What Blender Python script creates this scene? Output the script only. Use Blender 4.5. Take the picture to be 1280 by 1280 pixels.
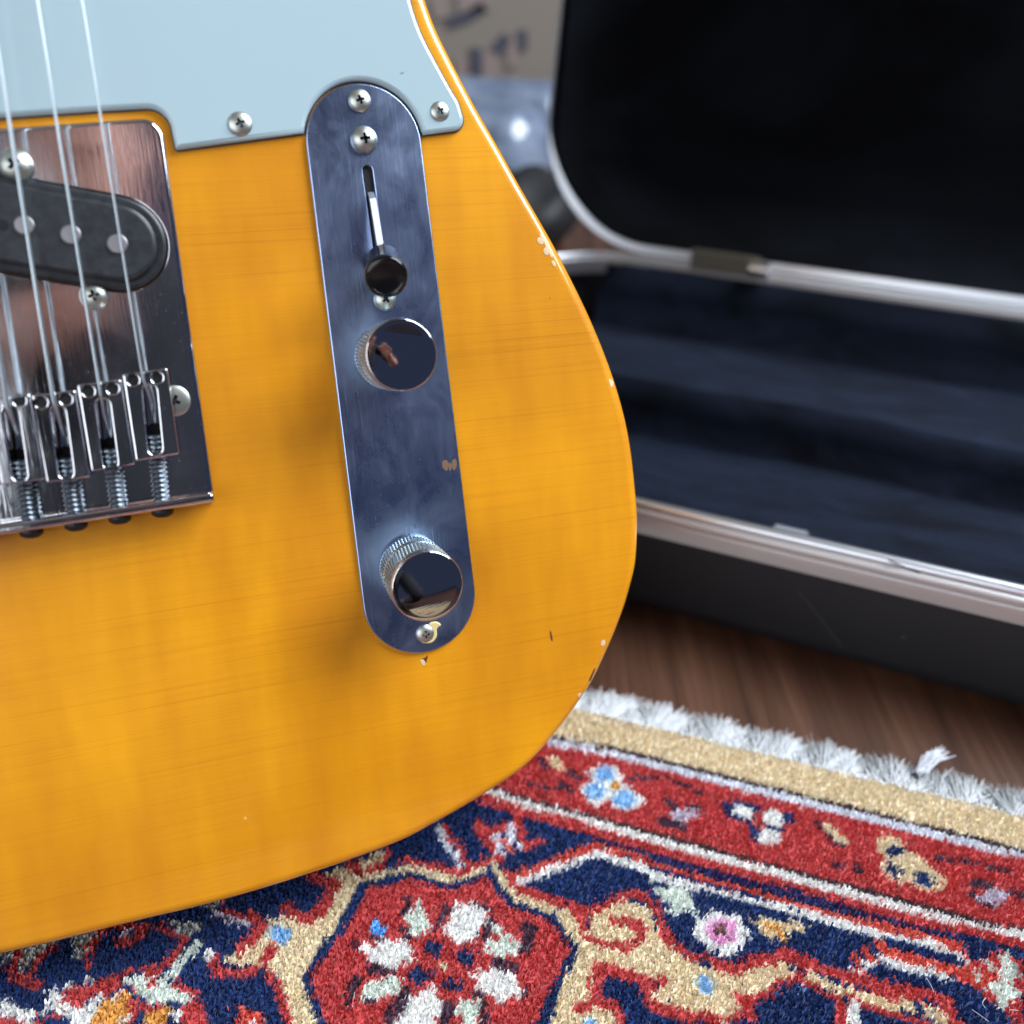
import bpy, bmesh, math, random
import numpy as np
from mathutils import Vector, Matrix, Euler
from mathutils.geometry import tessellate_polygon
random.seed(7); rng = np.random.default_rng(7)
for o in list(bpy.data.objects): bpy.data.objects.remove(o)
S = bpy.context.scene
C = S.collection
rad = math.radians

# ------------------------------------------------------------------ camera, light, exposure
PITCH = rad(34.0)           # camera looks down by this much
FPX, CX, CY = 1183.0, 640.0, 640.0
CAMH = 0.2624               # lens height above the wooden floor
cam_d = bpy.data.cameras.new('camera'); cam = bpy.data.objects.new('camera', cam_d); C.objects.link(cam)
cam.location = (0, 0, CAMH); cam.rotation_euler = (rad(90) - PITCH, 0, 0)
cam_d.sensor_width = 36; cam_d.lens = 36 * FPX / 1280.0
cam_d.clip_start = 0.005; cam_d.clip_end = 60
cam_d.dof.use_dof = True; cam_d.dof.focus_distance = 0.262; cam_d.dof.aperture_fstop = 7.0
S.camera = cam
S.render.resolution_x = S.render.resolution_y = 1024
S.view_settings.view_transform = 'Standard'; S.view_settings.look = 'None'
S.view_settings.exposure = 0.0; S.view_settings.gamma = 1.0
W = bpy.data.worlds.new('World'); S.world = W; W.use_nodes = True
bg = W.node_tree.nodes['Background']
bg.inputs[0].default_value = (0.36, 0.50, 1.0, 1); bg.inputs[1].default_value = 0.085

def area(name, loc, target, sx, sy, power, col):
    l = bpy.data.lights.new(name, 'AREA'); l.shape = 'RECTANGLE'; l.size = sx; l.size_y = sy
    l.energy = power; l.color = col
    o = bpy.data.objects.new(name, l); C.objects.link(o); o.location = loc
    o.rotation_euler = (Vector(target) - Vector(loc)).to_track_quat('-Z', 'Y').to_euler()
    return o
area('window_light', (1.30, 0.40, 1.45), (0.0, 0.30, 0.0), 1.1, 1.3, 84, (0.86, 0.93, 1.0))
area('room_light', (-0.90, -1.35, 0.88), (0.0, 0.3, 0.1), 2.2, 1.4, 30, (0.90, 0.95, 1.0))

# ------------------------------------------------------------------ helpers
cp, sp_ = math.cos(PITCH), math.sin(PITCH)
R = np.array([[1, 0, 0], [0, -sp_, cp], [0, -cp, -sp_]])      # camera (right, down, forward) -> world
CAMP = np.array([0, 0, CAMH])
def ray(x, y): return R @ np.array([x - CX, y - CY, FPX])
def on_z(x, y, z):                                             # photo point -> world, on a level plane
    r = ray(x, y); return CAMP + r * ((z - CAMH) / r[2])
def to_px(P):                                                  # world (N,3) -> photo point
    q = (P - CAMP) @ R
    return np.stack([q[:, 0] / q[:, 2] * FPX + CX, q[:, 1] / q[:, 2] * FPX + CY], 1)

def mat(name): 
    m = bpy.data.materials.new(name); m.use_nodes = True
    return m, m.node_tree.nodes, m.node_tree.links, m.node_tree.nodes['Principled BSDF']
def simple(name, col, rough=0.5, metal=0.0, **kw):
    m, N, L, b = mat(name)
    b.inputs['Base Color'].default_value = (*col, 1); b.inputs['Roughness'].default_value = rough
    b.inputs['Metallic'].default_value = metal
    for k, v in kw.items(): b.inputs[k.replace('_', ' ')].default_value = v
    return m
def node(N, t, **kw):
    n = N.new(t)
    for k, v in kw.items(): setattr(n, k, v)
    return n
def coords(N, L, scale=(1, 1, 1), rot=(0, 0, 0)):
    t = N.new('ShaderNodeTexCoord'); mp = N.new('ShaderNodeMapping')
    mp.inputs['Scale'].default_value = scale; mp.inputs['Rotation'].default_value = rot
    L.new(t.outputs['Object'], mp.inputs['Vector']); return mp.outputs['Vector']
def noise(N, L, scale3, sc=1.0, detail=4, rough=0.5, rot=(0, 0, 0), dist=0.0):
    n = N.new('ShaderNodeTexNoise'); n.inputs['Scale'].default_value = sc
    n.inputs['Detail'].default_value = detail; n.inputs['Roughness'].default_value = rough
    n.inputs['Distortion'].default_value = dist
    L.new(coords(N, L, scale3, rot), n.inputs['Vector']); return n.outputs['Fac']
def ramp(N, L, fac, stops):
    r = N.new('ShaderNodeValToRGB'); e = r.color_ramp.elements
    while len(e) < len(stops): e.new(0.5)
    for k, (p, c) in enumerate(stops):
        e[k].position = p; e[k].color = (*c, 1) if len(c) == 3 else c
    L.new(fac, r.inputs['Fac']); return r.outputs['Color']
def mixc(N, L, fac, a, b, mode='MIX'):
    m = N.new('ShaderNodeMix'); m.data_type = 'RGBA'; m.blend_type = mode
    for sock, v in ((m.inputs[0], fac), (m.inputs[6], a), (m.inputs[7], b)):
        if hasattr(v, 'is_linked'): L.new(v, sock)
        elif isinstance(v, (int, float)): sock.default_value = v
        else: sock.default_value = (*v, 1)
    return m.outputs[2]
def bump(N, L, h, strength, dist, b, sock='Normal'):
    u = N.new('ShaderNodeBump'); u.inputs['Strength'].default_value = strength; u.inputs['Distance'].default_value = dist
    L.new(h, u.inputs['Height']); L.new(u.outputs['Normal'], b.inputs[sock])
    return u
def srgb(r, g, b, _=0):
    f = lambda c: (c / 255 / 12.92) if c / 255 <= 0.04045 else ((c / 255 + 0.055) / 1.055) ** 2.4
    return (f(r), f(g), f(b))

def link(name, me, parent=None, mats=()):
    o = bpy.data.objects.new(name, me); C.objects.link(o)
    if parent is not None: o.parent = parent
    for m in mats: me.materials.append(m)
    return o
def from_bm(name, bm, parent=None, mats=(), smooth=None, recalc=True):
    if recalc: bmesh.ops.recalc_face_normals(bm, faces=bm.faces)
    me = bpy.data.meshes.new(name); bm.to_mesh(me); bm.free()
    if smooth is not None:
        for p in me.polygons: p.use_smooth = True
        me.set_sharp_from_angle(angle=rad(smooth))
    return link(name, me, parent, mats)
def empty(name, mw, label=None, cat=None, group=None):
    o = bpy.data.objects.new(name, None); C.objects.link(o); o.matrix_world = mw
    o.empty_display_size = 0.05
    if label: o['label'] = label; o['category'] = cat
    if group: o['group'] = group
    return o

def catmull(pts, n=8, closed=False):
    P = [np.array(p, float) for p in pts]; out = []
    m = len(P); rng_ = range(m if closed else m - 1)
    for i in rng_:
        if closed: p0, p1, p2, p3 = P[i - 1], P[i], P[(i + 1) % m], P[(i + 2) % m]
        else: p0, p1, p2, p3 = P[max(i - 1, 0)], P[i], P[i + 1], P[min(i + 2, m - 1)]
        for k in range(n):
            t = k / n
            out.append(0.5 * ((2 * p1) + (p2 - p0) * t + (2 * p0 - 5 * p1 + 4 * p2 - p3) * t * t + (3 * p1 - p0 - 3 * p2 + p3) * t ** 3))
    if not closed: out.append(P[-1])
    return out
def area2(p): 
    p = np.array(p); x, y = p[:, 0], p[:, 1]
    return 0.5 * np.sum(x * np.roll(y, -1) - y * np.roll(x, -1))
def offset(p, d):                                              # inward offset of a counter-clockwise loop
    p = np.array(p); a = p - np.roll(p, 1, 0); b = np.roll(p, -1, 0) - p
    a /= np.linalg.norm(a, axis=1)[:, None] + 1e-12; b /= np.linalg.norm(b, axis=1)[:, None] + 1e-12
    na = np.stack([-a[:, 1], a[:, 0]], 1); nb = np.stack([-b[:, 1], b[:, 0]], 1)
    m = na + nb; m /= np.linalg.norm(m, axis=1)[:, None] + 1e-12
    c = np.clip(np.sum(m * na, 1), 0.5, 1)
    return p + m * (d / c)[:, None]
def round_poly(pts, r, n=6):                                   # round the corners of a polygon; r: one value or a list
    m = len(pts); out = []
    for i in range(m):
        p = np.array(pts[i], float); a = np.array(pts[i - 1], float); b = np.array(pts[(i + 1) % m], float)
        ri = r[i] if isinstance(r, (list, tuple)) else r
        if ri <= 0: out.append(p); continue
        ua = (a - p) / np.linalg.norm(a - p); ub = (b - p) / np.linalg.norm(b - p)
        ang = math.acos(max(-1, min(1, ua @ ub))); t = ri / math.tan(ang / 2)
        t = min(t, 0.49 * np.linalg.norm(a - p), 0.49 * np.linalg.norm(b - p)); ri = t * math.tan(ang / 2)
        c = p + (ua + ub) / np.linalg.norm(ua + ub) * (ri / math.sin(ang / 2))
        s0 = p + ua * t - c; s1 = p + ub * t - c
        a0 = math.atan2(s0[1], s0[0]); a1 = math.atan2(s1[1], s1[0])
        da = (a1 - a0 + math.pi) % (2 * math.pi) - math.pi
        for k in range(n + 1): out.append(c + ri * np.array([math.cos(a0 + da * k / n), math.sin(a0 + da * k / n)]))
    return out
def plate_bm(outer, holes=(), z0=0.0, z1=0.001, bev=0.0002, seg=3, bottom=True, hbev=None, zfun=None):
    bm = bmesh.new()
    loops = [(outer, 1, bev)] + [(h, -1, bev if hbev is None else hbev) for h in holes]
    tops, bots = [], []
    for pts, sgn, bv in loops:
        pts = np.array(pts, float)
        if area2(pts) < 0: pts = pts[::-1]
        rings = [(pts, z0)]
        if bv > 0:
            for k in range(seg + 1):
                a = math.pi / 2 * k / seg
                rings.append((offset(pts, sgn * bv * (1 - math.cos(a))), z1 - bv * (1 - math.sin(a))))
        else: rings.append((pts, z1))
        vr = [[bm.verts.new((x, y, z)) for x, y in q] for q, z in rings]
        n = len(pts)
        for a, b in zip(vr[:-1], vr[1:]):
            for i in range(n):
                j = (i + 1) % n
                f = bm.faces.new((a[i], a[j], b[j], b[i]) if sgn > 0 else (a[j], a[i], b[i], b[j])); f.smooth = True
        tops.append(vr[-1]); bots.append(vr[0])
    def cap(loops_, up):
        flat = [v for l in loops_ for v in l]
        for t in tessellate_polygon([[v.co.copy() for v in l] for l in loops_]):
            try: f = bm.faces.new([flat[k] for k in t])
            except ValueError: continue
            f.smooth = False; f.normal_update()
            if (f.normal.z > 0) != up: f.normal_flip()
    cap(tops, True)
    if bottom: cap(bots, False)
    return bm
def finish(name, bm, parent, mats, sharp=50):
    me = bpy.data.meshes.new(name); bm.to_mesh(me); bm.free()
    flat = [p.index for p in me.polygons if not p.use_smooth]
    me.set_sharp_from_angle(angle=rad(sharp))
    for k in flat: me.polygons[k].use_smooth = False
    return link(name, me, parent, mats)
def lathe_bm(prof, n=32, close=True):                          # prof: [(r, z)] from bottom to top
    bm = bmesh.new(); rows = []
    for r, z in prof:
        if r < 1e-7: rows.append([bm.verts.new((0, 0, z))])
        else: rows.append([bm.verts.new((r * math.cos(2 * math.pi * k / n), r * math.sin(2 * math.pi * k / n), z)) for k in range(n)])
    for a, b in zip(rows[:-1], rows[1:]):
        for k in range(n):
            j = (k + 1) % n
            if len(a) == 1 and len(b) == 1: continue
            if len(a) == 1: bm.faces.new((a[0], b[j], b[k]))
            elif len(b) == 1: bm.faces.new((a[k], a[j], b[0]))
            else: bm.faces.new((a[k], a[j], b[j], b[k]))
    return bm
def axis_matrix(p, q):                                         # frame at p whose z runs to q
    z = (Vector(q) - Vector(p)).normalized()
    x = Vector((1, 0, 0)); x = (x - z * x.dot(z)).normalized(); y = z.cross(x)
    return Matrix(((x.x, y.x, z.x, p[0]), (x.y, y.y, z.y, p[1]), (x.z, y.z, z.z, p[2]), (0, 0, 0, 1)))
def tube_bm(path, r, n=8, cap=True, bm=None):
    bm = bm or bmesh.new(); P = [Vector(p) for p in path]; rows = []
    for i, p in enumerate(P):
        t = (P[min(i + 1, len(P) - 1)] - P[max(i - 1, 0)]).normalized()
        a = Vector((0, 0, 1)) if abs(t.z) < 0.9 else Vector((1, 0, 0))
        u = t.cross(a).normalized(); v = t.cross(u)
        ri = r[i] if isinstance(r, (list, tuple)) else r
        rows.append([bm.verts.new(p + (u * math.cos(2 * math.pi * k / n) + v * math.sin(2 * math.pi * k / n)) * ri) for k in range(n)])
    for a, b in zip(rows[:-1], rows[1:]):
        for k in range(n): bm.faces.new((a[k], a[(k + 1) % n], b[(k + 1) % n], b[k]))
    if cap: bm.faces.new(rows[0][::-1]); bm.faces.new(rows[-1])
    return bm
def box_into(bm, lo, hi, M=None):
    vs = [Vector((x, y, z)) for z in (lo[2], hi[2]) for y in (lo[1], hi[1]) for x in (lo[0], hi[0])]
    if M: vs = [M @ v for v in vs]
    v = [bm.verts.new(p) for p in vs]
    for f in ((0, 2, 3, 1), (4, 5, 7, 6), (0, 1, 5, 4), (2, 6, 7, 3), (0, 4, 6, 2), (1, 3, 7, 5)): bm.faces.new([v[i] for i in f])

# ------------------------------------------------------------------ materials
def mk_amber():
    m, N, L, b = mat('amber_lacquer')
    grain = noise(N, L, (11, 1250, 14), 1.0, 3, 0.6, dist=0.15)
    lines = ramp(N, L, grain, [(0.26, (0.84, 0.79, 0.66)), (0.44, (1, 1, 1)), (0.62, (1, 1, 1)), (0.72, (1.0, 1.0, 1.0))])
    fine = ramp(N, L, noise(N, L, (16, 2600, 40), 1.0, 2, 0.6), [(0.3, (0.93, 0.92, 0.88)), (0.6, (1, 1, 1))])
    fig = ramp(N, L, noise(N, L, (75, 16, 20), 1.0, 3, 0.55), [(0.3, (0.67, 0.255, 0.002)), (0.7, (0.80, 0.338, 0.003))])
    blot = ramp(N, L, noise(N, L, (13, 15, 13), 1.0, 3, 0.55), [(0.35, (0.84, 0.79, 0.66)), (0.65, (1, 1, 1))])
    c = mixc(N, L, 0.8, fig, lines, 'MULTIPLY'); c = mixc(N, L, 1.0, c, fine, 'MULTIPLY'); c = mixc(N, L, 1.0, c, blot, 'MULTIPLY')
    spk = ramp(N, L, noise(N, L, (520, 520, 520), 1.0, 1, 0.5), [(0.84, (0, 0, 0)), (0.86, (0.6, 0.6, 0.6))])
    c = mixc(N, L, spk, c, (0.80, 0.55, 0.20))
    dk = ramp(N, L, noise(N, L, (430, 380, 430), 1.0, 1, 0.5, rot=(0.3, 0.5, 0.9)), [(0.83, (0, 0, 0)), (0.86, (0.7, 0.7, 0.7))])
    c = mixc(N, L, dk, c, (0.30, 0.11, 0.01))
    L.new(c, b.inputs['Base Color'])
    b.inputs['Roughness'].default_value = 0.5; b.inputs['Specular IOR Level'].default_value = 0.25; b.inputs['Coat Weight'].default_value = 1.0
    b.inputs['Coat Roughness'].default_value = 0.07; b.inputs['Coat IOR'].default_value = 1.5
    h = noise(N, L, (55, 120, 55), 1.0, 3, 0.5); bump(N, L, h, 0.10, 0.0006, b, 'Coat Normal')
    return m
AMBER = mk_amber()
def mk_chrome(name, col, r0, r1, scr, tint=None, dust=0.0):
    m, N, L, b = mat(name); b.inputs['Metallic'].default_value = 1.0
    big = noise(N, L, (75, 50, 60), 1.0, 6, 0.62, dist=0.6)
    s1 = noise(N, L, (1800, 60, 300), 1.0, 2, 0.6, rot=(0, 0, rad(38)), dist=0.8)
    s2 = noise(N, L, (1600, 50, 300), 1.0, 2, 0.6, rot=(0, 0, rad(-52)), dist=0.8)
    sm = mixc(N, L, 0.5, s1, s2)
    rgh = N.new('ShaderNodeMapRange'); rgh.inputs[1].default_value = 0.3; rgh.inputs[2].default_value = 0.7
    rgh.inputs[3].default_value = r0; rgh.inputs[4].default_value = r1; L.new(big, rgh.inputs[0])
    L.new(rgh.outputs[0], b.inputs['Roughness'])
    if tint: L.new(ramp(N, L, big, [(0.25, col), (0.75, tint)]), b.inputs['Base Color'])
    else: b.inputs['Base Color'].default_value = (*col, 1)
    if scr: bump(N, L, sm, scr, 0.0002, b)
    if dust:
        d = ramp(N, L, noise(N, L, (2600, 1900, 2600), 1.0, 3, 0.55), [(0.71 - dust * 0.02, (0, 0, 0)), (0.80, (0.8, 0.8, 0.8))])
        mx = N.new('ShaderNodeMath'); mx.operation = 'SUBTRACT'; mx.inputs[0].default_value = 1.0; L.new(d, mx.inputs[1]); L.new(mx.outputs[0], b.inputs['Metallic'])
    return m
PLATE = mk_chrome('worn_chrome_sky_tint', (0.29, 0.38, 0.62), 0.23, 0.38, 0.34, (0.36, 0.45, 0.66), 0.3)  # blue base colour paints in window light scattered by the worn chrome
CHROME = mk_chrome('bridge_chrome', (0.70, 0.70, 0.73), 0.03, 0.14, 0.07, dust=1.0)
KNOBTOP = mk_chrome('knob_cap_chrome', (0.62, 0.60, 0.60), 0.02, 0.08, 0.04)
KNURL = mk_chrome('tarnished_knurling', (0.36, 0.46, 0.48), 0.28, 0.42, 0.0, (0.48, 0.52, 0.48))
STEEL = mk_chrome('dull_steel', (0.50, 0.53, 0.50), 0.32, 0.48, 0.0, (0.46, 0.47, 0.42))
STRING = simple('string_steel', (0.52, 0.60, 0.65), 0.34, 1.0)
THREAD = simple('dark_screw_steel', (0.16, 0.19, 0.22), 0.35, 1.0)
BLACKSCREW = simple('black_screw_head', (0.02, 0.02, 0.022), 0.45, 0.6)
HOLE = simple('recess_shade', (0.006, 0.006, 0.007), 0.8)  # near-black stands in for shade inside holes, recesses and seams
BLACK = simple('black_switch_plastic', (0.005, 0.005, 0.006), 0.16, 0.0, Specular_IOR_Level=0.4)
def mk_pickup():
    m, N, L, b = mat('black_pickup_plastic')
    h = noise(N, L, (500, 500, 500), 1.0, 4, 0.6)
    L.new(ramp(N, L, h, [(0.35, (0.010, 0.012, 0.016)), (0.75, (0.028, 0.032, 0.040))]), b.inputs['Base Color'])
    b.inputs['Roughness'].default_value = 0.42; bump(N, L, h, 0.15, 0.0002, b); return m
PICKUP = mk_pickup()
POLE = mk_chrome('pole_piece_steel', (0.32, 0.31, 0.33), 0.38, 0.55, 0.05)
def mk_guard():
    m, N, L, b = mat('pale_blue_pickguard')
    spk = ramp(N, L, noise(N, L, (330, 330, 330), 1.0, 1, 0.5), [(0.80, (0, 0, 0)), (0.82, (1, 1, 1))])
    c = mixc(N, L, spk, (0.375, 0.495, 0.545), (0.22, 0.29, 0.34))
    L.new(c, b.inputs['Base Color']); b.inputs['Roughness'].default_value = 0.22
    b.inputs['Coat Weight'].default_value = 0.4; b.inputs['Coat Roughness'].default_value = 0.06
    return m
GUARD = mk_guard()
WHITEP = simple('white_button_plastic', (0.75, 0.76, 0.76), 0.3)
CHIP = simple('bare_primer_chip', (0.66, 0.50, 0.30), 0.6)
CRACK = simple('dark_lacquer_crack', (0.10, 0.035, 0.008), 0.6)
MAPLE = simple('maple_neck', (0.62, 0.40, 0.16), 0.35)
FRET = simple('rosewood', (0.06, 0.03, 0.02), 0.5)
GUNK = simple('yellow_polish_residue', (0.62, 0.50, 0.22), 0.7)
COPPER = simple('worn_through_brass', (0.75, 0.45, 0.28), 0.35, 0.9)

# ------------------------------------------------------------------ the guitar's own frame
NV = np.array([268.0, 468.0]); DIST = 0.255                    # foot of the lens on the guitar top, distance to it
n_in = np.array([NV[0] - CX, NV[1] - CY, FPX]); n_in /= np.linalg.norm(n_in)
def cam_hit(x, y, h=0.0):
    r = np.array([x - CX, y - CY, FPX]); return r * (DIST - h) / (n_in @ r)
GZ = -(R @ n_in)
e = R @ (cam_hit(202, 180) - cam_hit(268, 622)); GY = e / np.linalg.norm(e); GX = np.cross(GY, GZ)
base_w = CAMP + R @ cam_hit(160, 1153)                         # bottom edge of the body over the strap button
base_w = base_w - GZ * 0.0225
M3 = np.stack([GX, GY, GZ], 1)
GM = Matrix([[*M3[0], base_w[0]], [*M3[1], base_w[1]], [*M3[2], base_w[2]], [0, 0, 0, 1]])
TOP = 0.0225                                                   # the body's top face lies at local z = TOP
def G(x, y, h=0.0):                                            # photo point -> guitar local, h above the top face
    w = CAMP + R @ cam_hit(x, y, h); l = M3.T @ (w - base_w); return l
def G2(pts, h=0.0): return [G(x, y, h)[:2] for x, y in pts]
guitar = empty('electric_guitar', GM, 'amber yellow electric guitar with worn chrome hardware leaning upright on the patterned rug', 'guitar')
print('guitar base', base_w, 'tilt', GZ)

# --- body
right = [(531.7, 0), (545, 36), (565, 77), (581, 108), (597, 138), (622, 181.5), (649, 230), (688, 298), (713, 346), (738, 398),
         (760, 452), (777, 505), (788, 556), (795, 617), (797, 652), (795, 700), (788, 732), (778, 765), (760, 810), (735, 860), (695, 915), (656, 958), (601, 995.5),
         (547, 1027), (492, 1055), (383, 1094), (273, 1127), (164, 1153.5)]
rl = G2(right, -0.002)
ctr = G(38, 500)[0]                                            # the strings' centre line
y0 = rl[0][1]
up = G2([(521, -30), (513, -70), (509, -120), (512, -180), (526, -250), (540, -330), (538, -420), (500, -490), (430, -500), (330, -430), (270, -350), (210, -330)], -0.002)
upl = [(ctr - 0.030, y0 + 0.190), (ctr - 0.070, y0 + 0.215), (ctr - 0.120, y0 + 0.205), (ctr - 0.148, y0 + 0.170), (ctr - 0.146, y0 + 0.120), (ctr - 0.125, y0 + 0.070), (ctr - 0.118, y0 + 0.030)]
low = [p for p in rl]
leftside = [np.array((2 * ctr - p[0], p[1])) for p in rl[:-1]]
outline = catmull([np.array(p) for p in low[::-1]] + [np.array(p) for p in up] + [np.array(p) for p in upl] + leftside, 5, closed=True)
outline = np.array(outline)
if area2(outline) < 0: outline = outline[::-1]
def body_bm():
    bm = bmesh.new(); rr = 0.0032; T, B = TOP, TOP - 0.045
    rings = []
    for k in range(6):
        a = math.pi / 2 * k / 5; rings.append((offset(outline, rr * (1 - math.sin(a))), B + rr * (1 - math.cos(a))))
    for k in range(9):
        a = math.pi / 2 * k / 8; rings.append((offset(outline, rr * (1 - math.cos(a))), T - rr * (1 - math.sin(a))))
    n = len(outline); rows = [[bm.verts.new((x, y, z)) for x, y in q] for q, z in rings]
    for a, b in zip(rows[:-1], rows[1:]):
        for i in range(n):
            j = (i + 1) % n; f = bm.faces.new((a[i], a[j], b[j], b[i])); f.smooth = True
    for v, up_ in ((rows[-1], True), (rows[0], False)):
        r = bmesh.ops.triangle_fill(bm, edges=[bm.edges.get((v[i], v[(i + 1) % n])) for i in range(n)], use_beauty=True)
        for f in r['geom']:
            if isinstance(f, bmesh.types.BMFace):
                f.normal_update()
                if (f.normal.z > 0) != up_: f.normal_flip()
    return bm
body = finish('body', body_bm(), guitar, [AMBER])

# chips and dings on the lacquer, each a thin flake
from mathutils.bvhtree import BVHTree
_bm = bmesh.new(); _bm.from_mesh(body.data); BODY_BVH = BVHTree.FromBMesh(_bm); _bm.free()
def flake(name, pts, m, lift=0.00006):
    q = [np.array(p) for p in catmull(pts, 3, closed=True)]; c = sum(q) / len(q); bm = bmesh.new(); rows = []
    O = Vector(M3.T @ (CAMP - base_w))
    for s_, up_ in ((1.0, -0.0002), (0.96, lift), (0.6, lift * 1.5)):
        row = []
        for p in q:
            x, y = c + (p - c) * s_; d = (Vector(G(x, y, 0)) - O).normalized(); hit, nrm, _, _ = BODY_BVH.ray_cast(O, d)
            if hit is None: hit, nrm = Vector(G(x, y, -0.002)), Vector((0, 0, 1))
            row.append(bm.verts.new(hit + nrm * up_))
        rows.append(row)
    for a, b in zip(rows[:-1], rows[1:]):
        for k in range(len(q)): bm.faces.new((a[k], a[(k + 1) % len(q)], b[(k + 1) % len(q)], b[k]))
    bm.faces.new(rows[-1])
    return from_bm(name, bm, body, [m], smooth=40)
for pts in ([(671, 300), (674, 296), (679, 300), (679, 305), (674, 305)], [(674, 293), (679, 293), (684, 300), (687, 307), (683, 310), (679, 301)], [(679, 312), (684, 308), (687, 314), (685, 319), (681, 318)],
            [(685, 309), (690, 312), (692, 320), (688, 321)], [(689, 327), (693, 326), (695, 332), (692, 333)], [(761, 474), (766, 476), (766.5, 482), (763, 483)], [(752, 801), (756, 800), (756, 806), (751, 807)], [(722, 868), (727, 866), (724, 872)], [(525, 826), (529, 824), (532, 829), (529, 832)]):
    flake('paint_chip', pts, CHIP)
for pts in ([(736, 850), (738, 851), (744, 837), (742.5, 836)], [(527, 824), (531, 822), (535, 819), (533, 828), (531, 829)], [(687, 789), (689, 790), (691, 800), (689, 801)]):
    flake('lacquer_crack', pts, CRACK, 0.00004)

# --- screws: one head with a real cross recess, shared
def screw_mesh(name, m, dome=0.62):
    R0 = 1.0; prof = [(0, -0.6), (R0 * 0.96, -0.6), (R0, -0.55), (R0, 0.0)]
    for k in range(1, 8):
        a = math.pi / 2 * k / 7; prof.append((R0 * math.cos(a) if k < 7 else 0, dome * math.sin(a) ** 1.0))
    bm = lathe_bm(prof, 28); bmesh.ops.recalc_face_normals(bm, faces=bm.faces)
    me = bpy.data.meshes.new(name); bm.to_mesh(me); bm.free()
    a = bpy.data.objects.new('tmp', me); C.objects.link(a)
    cb = bmesh.new()
    w0, w1, l0, l1 = 0.06, 0.15, 0.10, 0.52
    pts = lambda w, l: [(l, -w), (l, w), (w, w), (w, l), (-w, l), (-w, w), (-l, w), (-l, -w), (-w, -w), (-w, -l), (w, -l), (w, -w)]
    lo = [cb.verts.new((x, y, -0.1)) for x, y in pts(w0, l0)]; hi = [cb.verts.new((x, y, 1.2)) for x, y in pts(w1, l1 + 0.12)]
    for i in range(12): cb.faces.new((lo[i], lo[(i + 1) % 12], hi[(i + 1) % 12], hi[i]))
    cb.faces.new(lo[::-1]); cb.faces.new(hi); bmesh.ops.recalc_face_normals(cb, faces=cb.faces)
    cm = bpy.data.meshes.new('cut'); cb.to_mesh(cm); cb.free(); b = bpy.data.objects.new('tmpb', cm); C.objects.link(b)
    a.data.materials.append(m); b.data.materials.append(HOLE)
    md = a.modifiers.new('b', 'BOOLEAN'); md.object = b; md.operation = 'DIFFERENCE'; md.solver = 'EXACT'; md.material_mode = 'TRANSFER'
    out = bpy.data.meshes.new_from_object(a.evaluated_get(bpy.context.evaluated_depsgraph_get()))
    bpy.data.objects.remove(a); bpy.data.objects.remove(b)
    for p in out.polygons: p.use_smooth = True
    out.set_sharp_from_angle(angle=rad(35)); out.name = name
    return out
SCREW = screw_mesh('screw_head', STEEL)
def put_screw(name, x, y, h, r, rot, parent, zs=1.0):
    o = bpy.data.objects.new(name, SCREW); C.objects.link(o); o.parent = parent
    p = G(x, y, h); o.location = p; o.rotation_euler = (0, 0, rad(rot)); o.scale = (r, r, r * zs); return o

# --- pickguard
pgR = [(509, -20), (516, 8), (527, 40), (543, 72), (561, 105), (574, 127)]
pr = G2(pgR, 0.0018)
corner = G2([(581, 143), (580, 158), (571, 164), (530, 168)], 0.0018)
arc_c = G(455, 176, 0.0018)[:2]; ra = G(455, 101.5, 0.0018)[:2]; lft = G(380.5, 176, 0.0018)[:2]
bl = G2([(381, 180), (226, 187.5), (220, 184), (215.5, 165), (211, 146), (203, 137), (190, 134), (125, 137.5), (0, 146), (-220, 166)], 0.0018)
# control plate (local): edges traced on the top face
CPZ = 0.0011
t_, b_ = G(455, 104, CPZ)[:2], G(530, 816, CPZ)[:2]
ax = (b_ - t_) / np.linalg.norm(b_ - t_); px = np.array([-ax[1], ax[0]])
if px[0] < 0: px = -px
def half(l, r_): return [(np.array(G(*l, CPZ)[:2]) - t_) @ px, (np.array(G(*r_, CPZ)[:2]) - t_) @ px]
lt, rt = half((383.5, 185), (526.5, 176)); lb, rb = half((450, 722), (594, 740))
LEN = np.linalg.norm(b_ - t_)
def plate_outline(g=0.0):
    r1 = (rt - lt) / 2 + g; r2 = (rb - lb) / 2 + g; m1 = (rt + lt) / 2; m2 = (rb + lb) / 2
    c1 = t_ + ax * ((rt - lt) / 2) + px * m1; c2 = b_ - ax * ((rb - lb) / 2) + px * m2; out = []
    for k in range(33):
        a = math.pi * k / 32; out.append(c1 + r1 * (-px * math.cos(a) - ax * math.sin(a)))
    for k in range(33):
        a = math.pi * k / 32; out.append(c2 + r2 * (px * math.cos(a) + ax * math.sin(a)))
    return out, c1, c2
po, c1, c2 = plate_outline(0); pg_gap, _, _ = plate_outline(0.0006)
arc = [p for p in pg_gap[:33]]                                  # left -> over the top -> right
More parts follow.
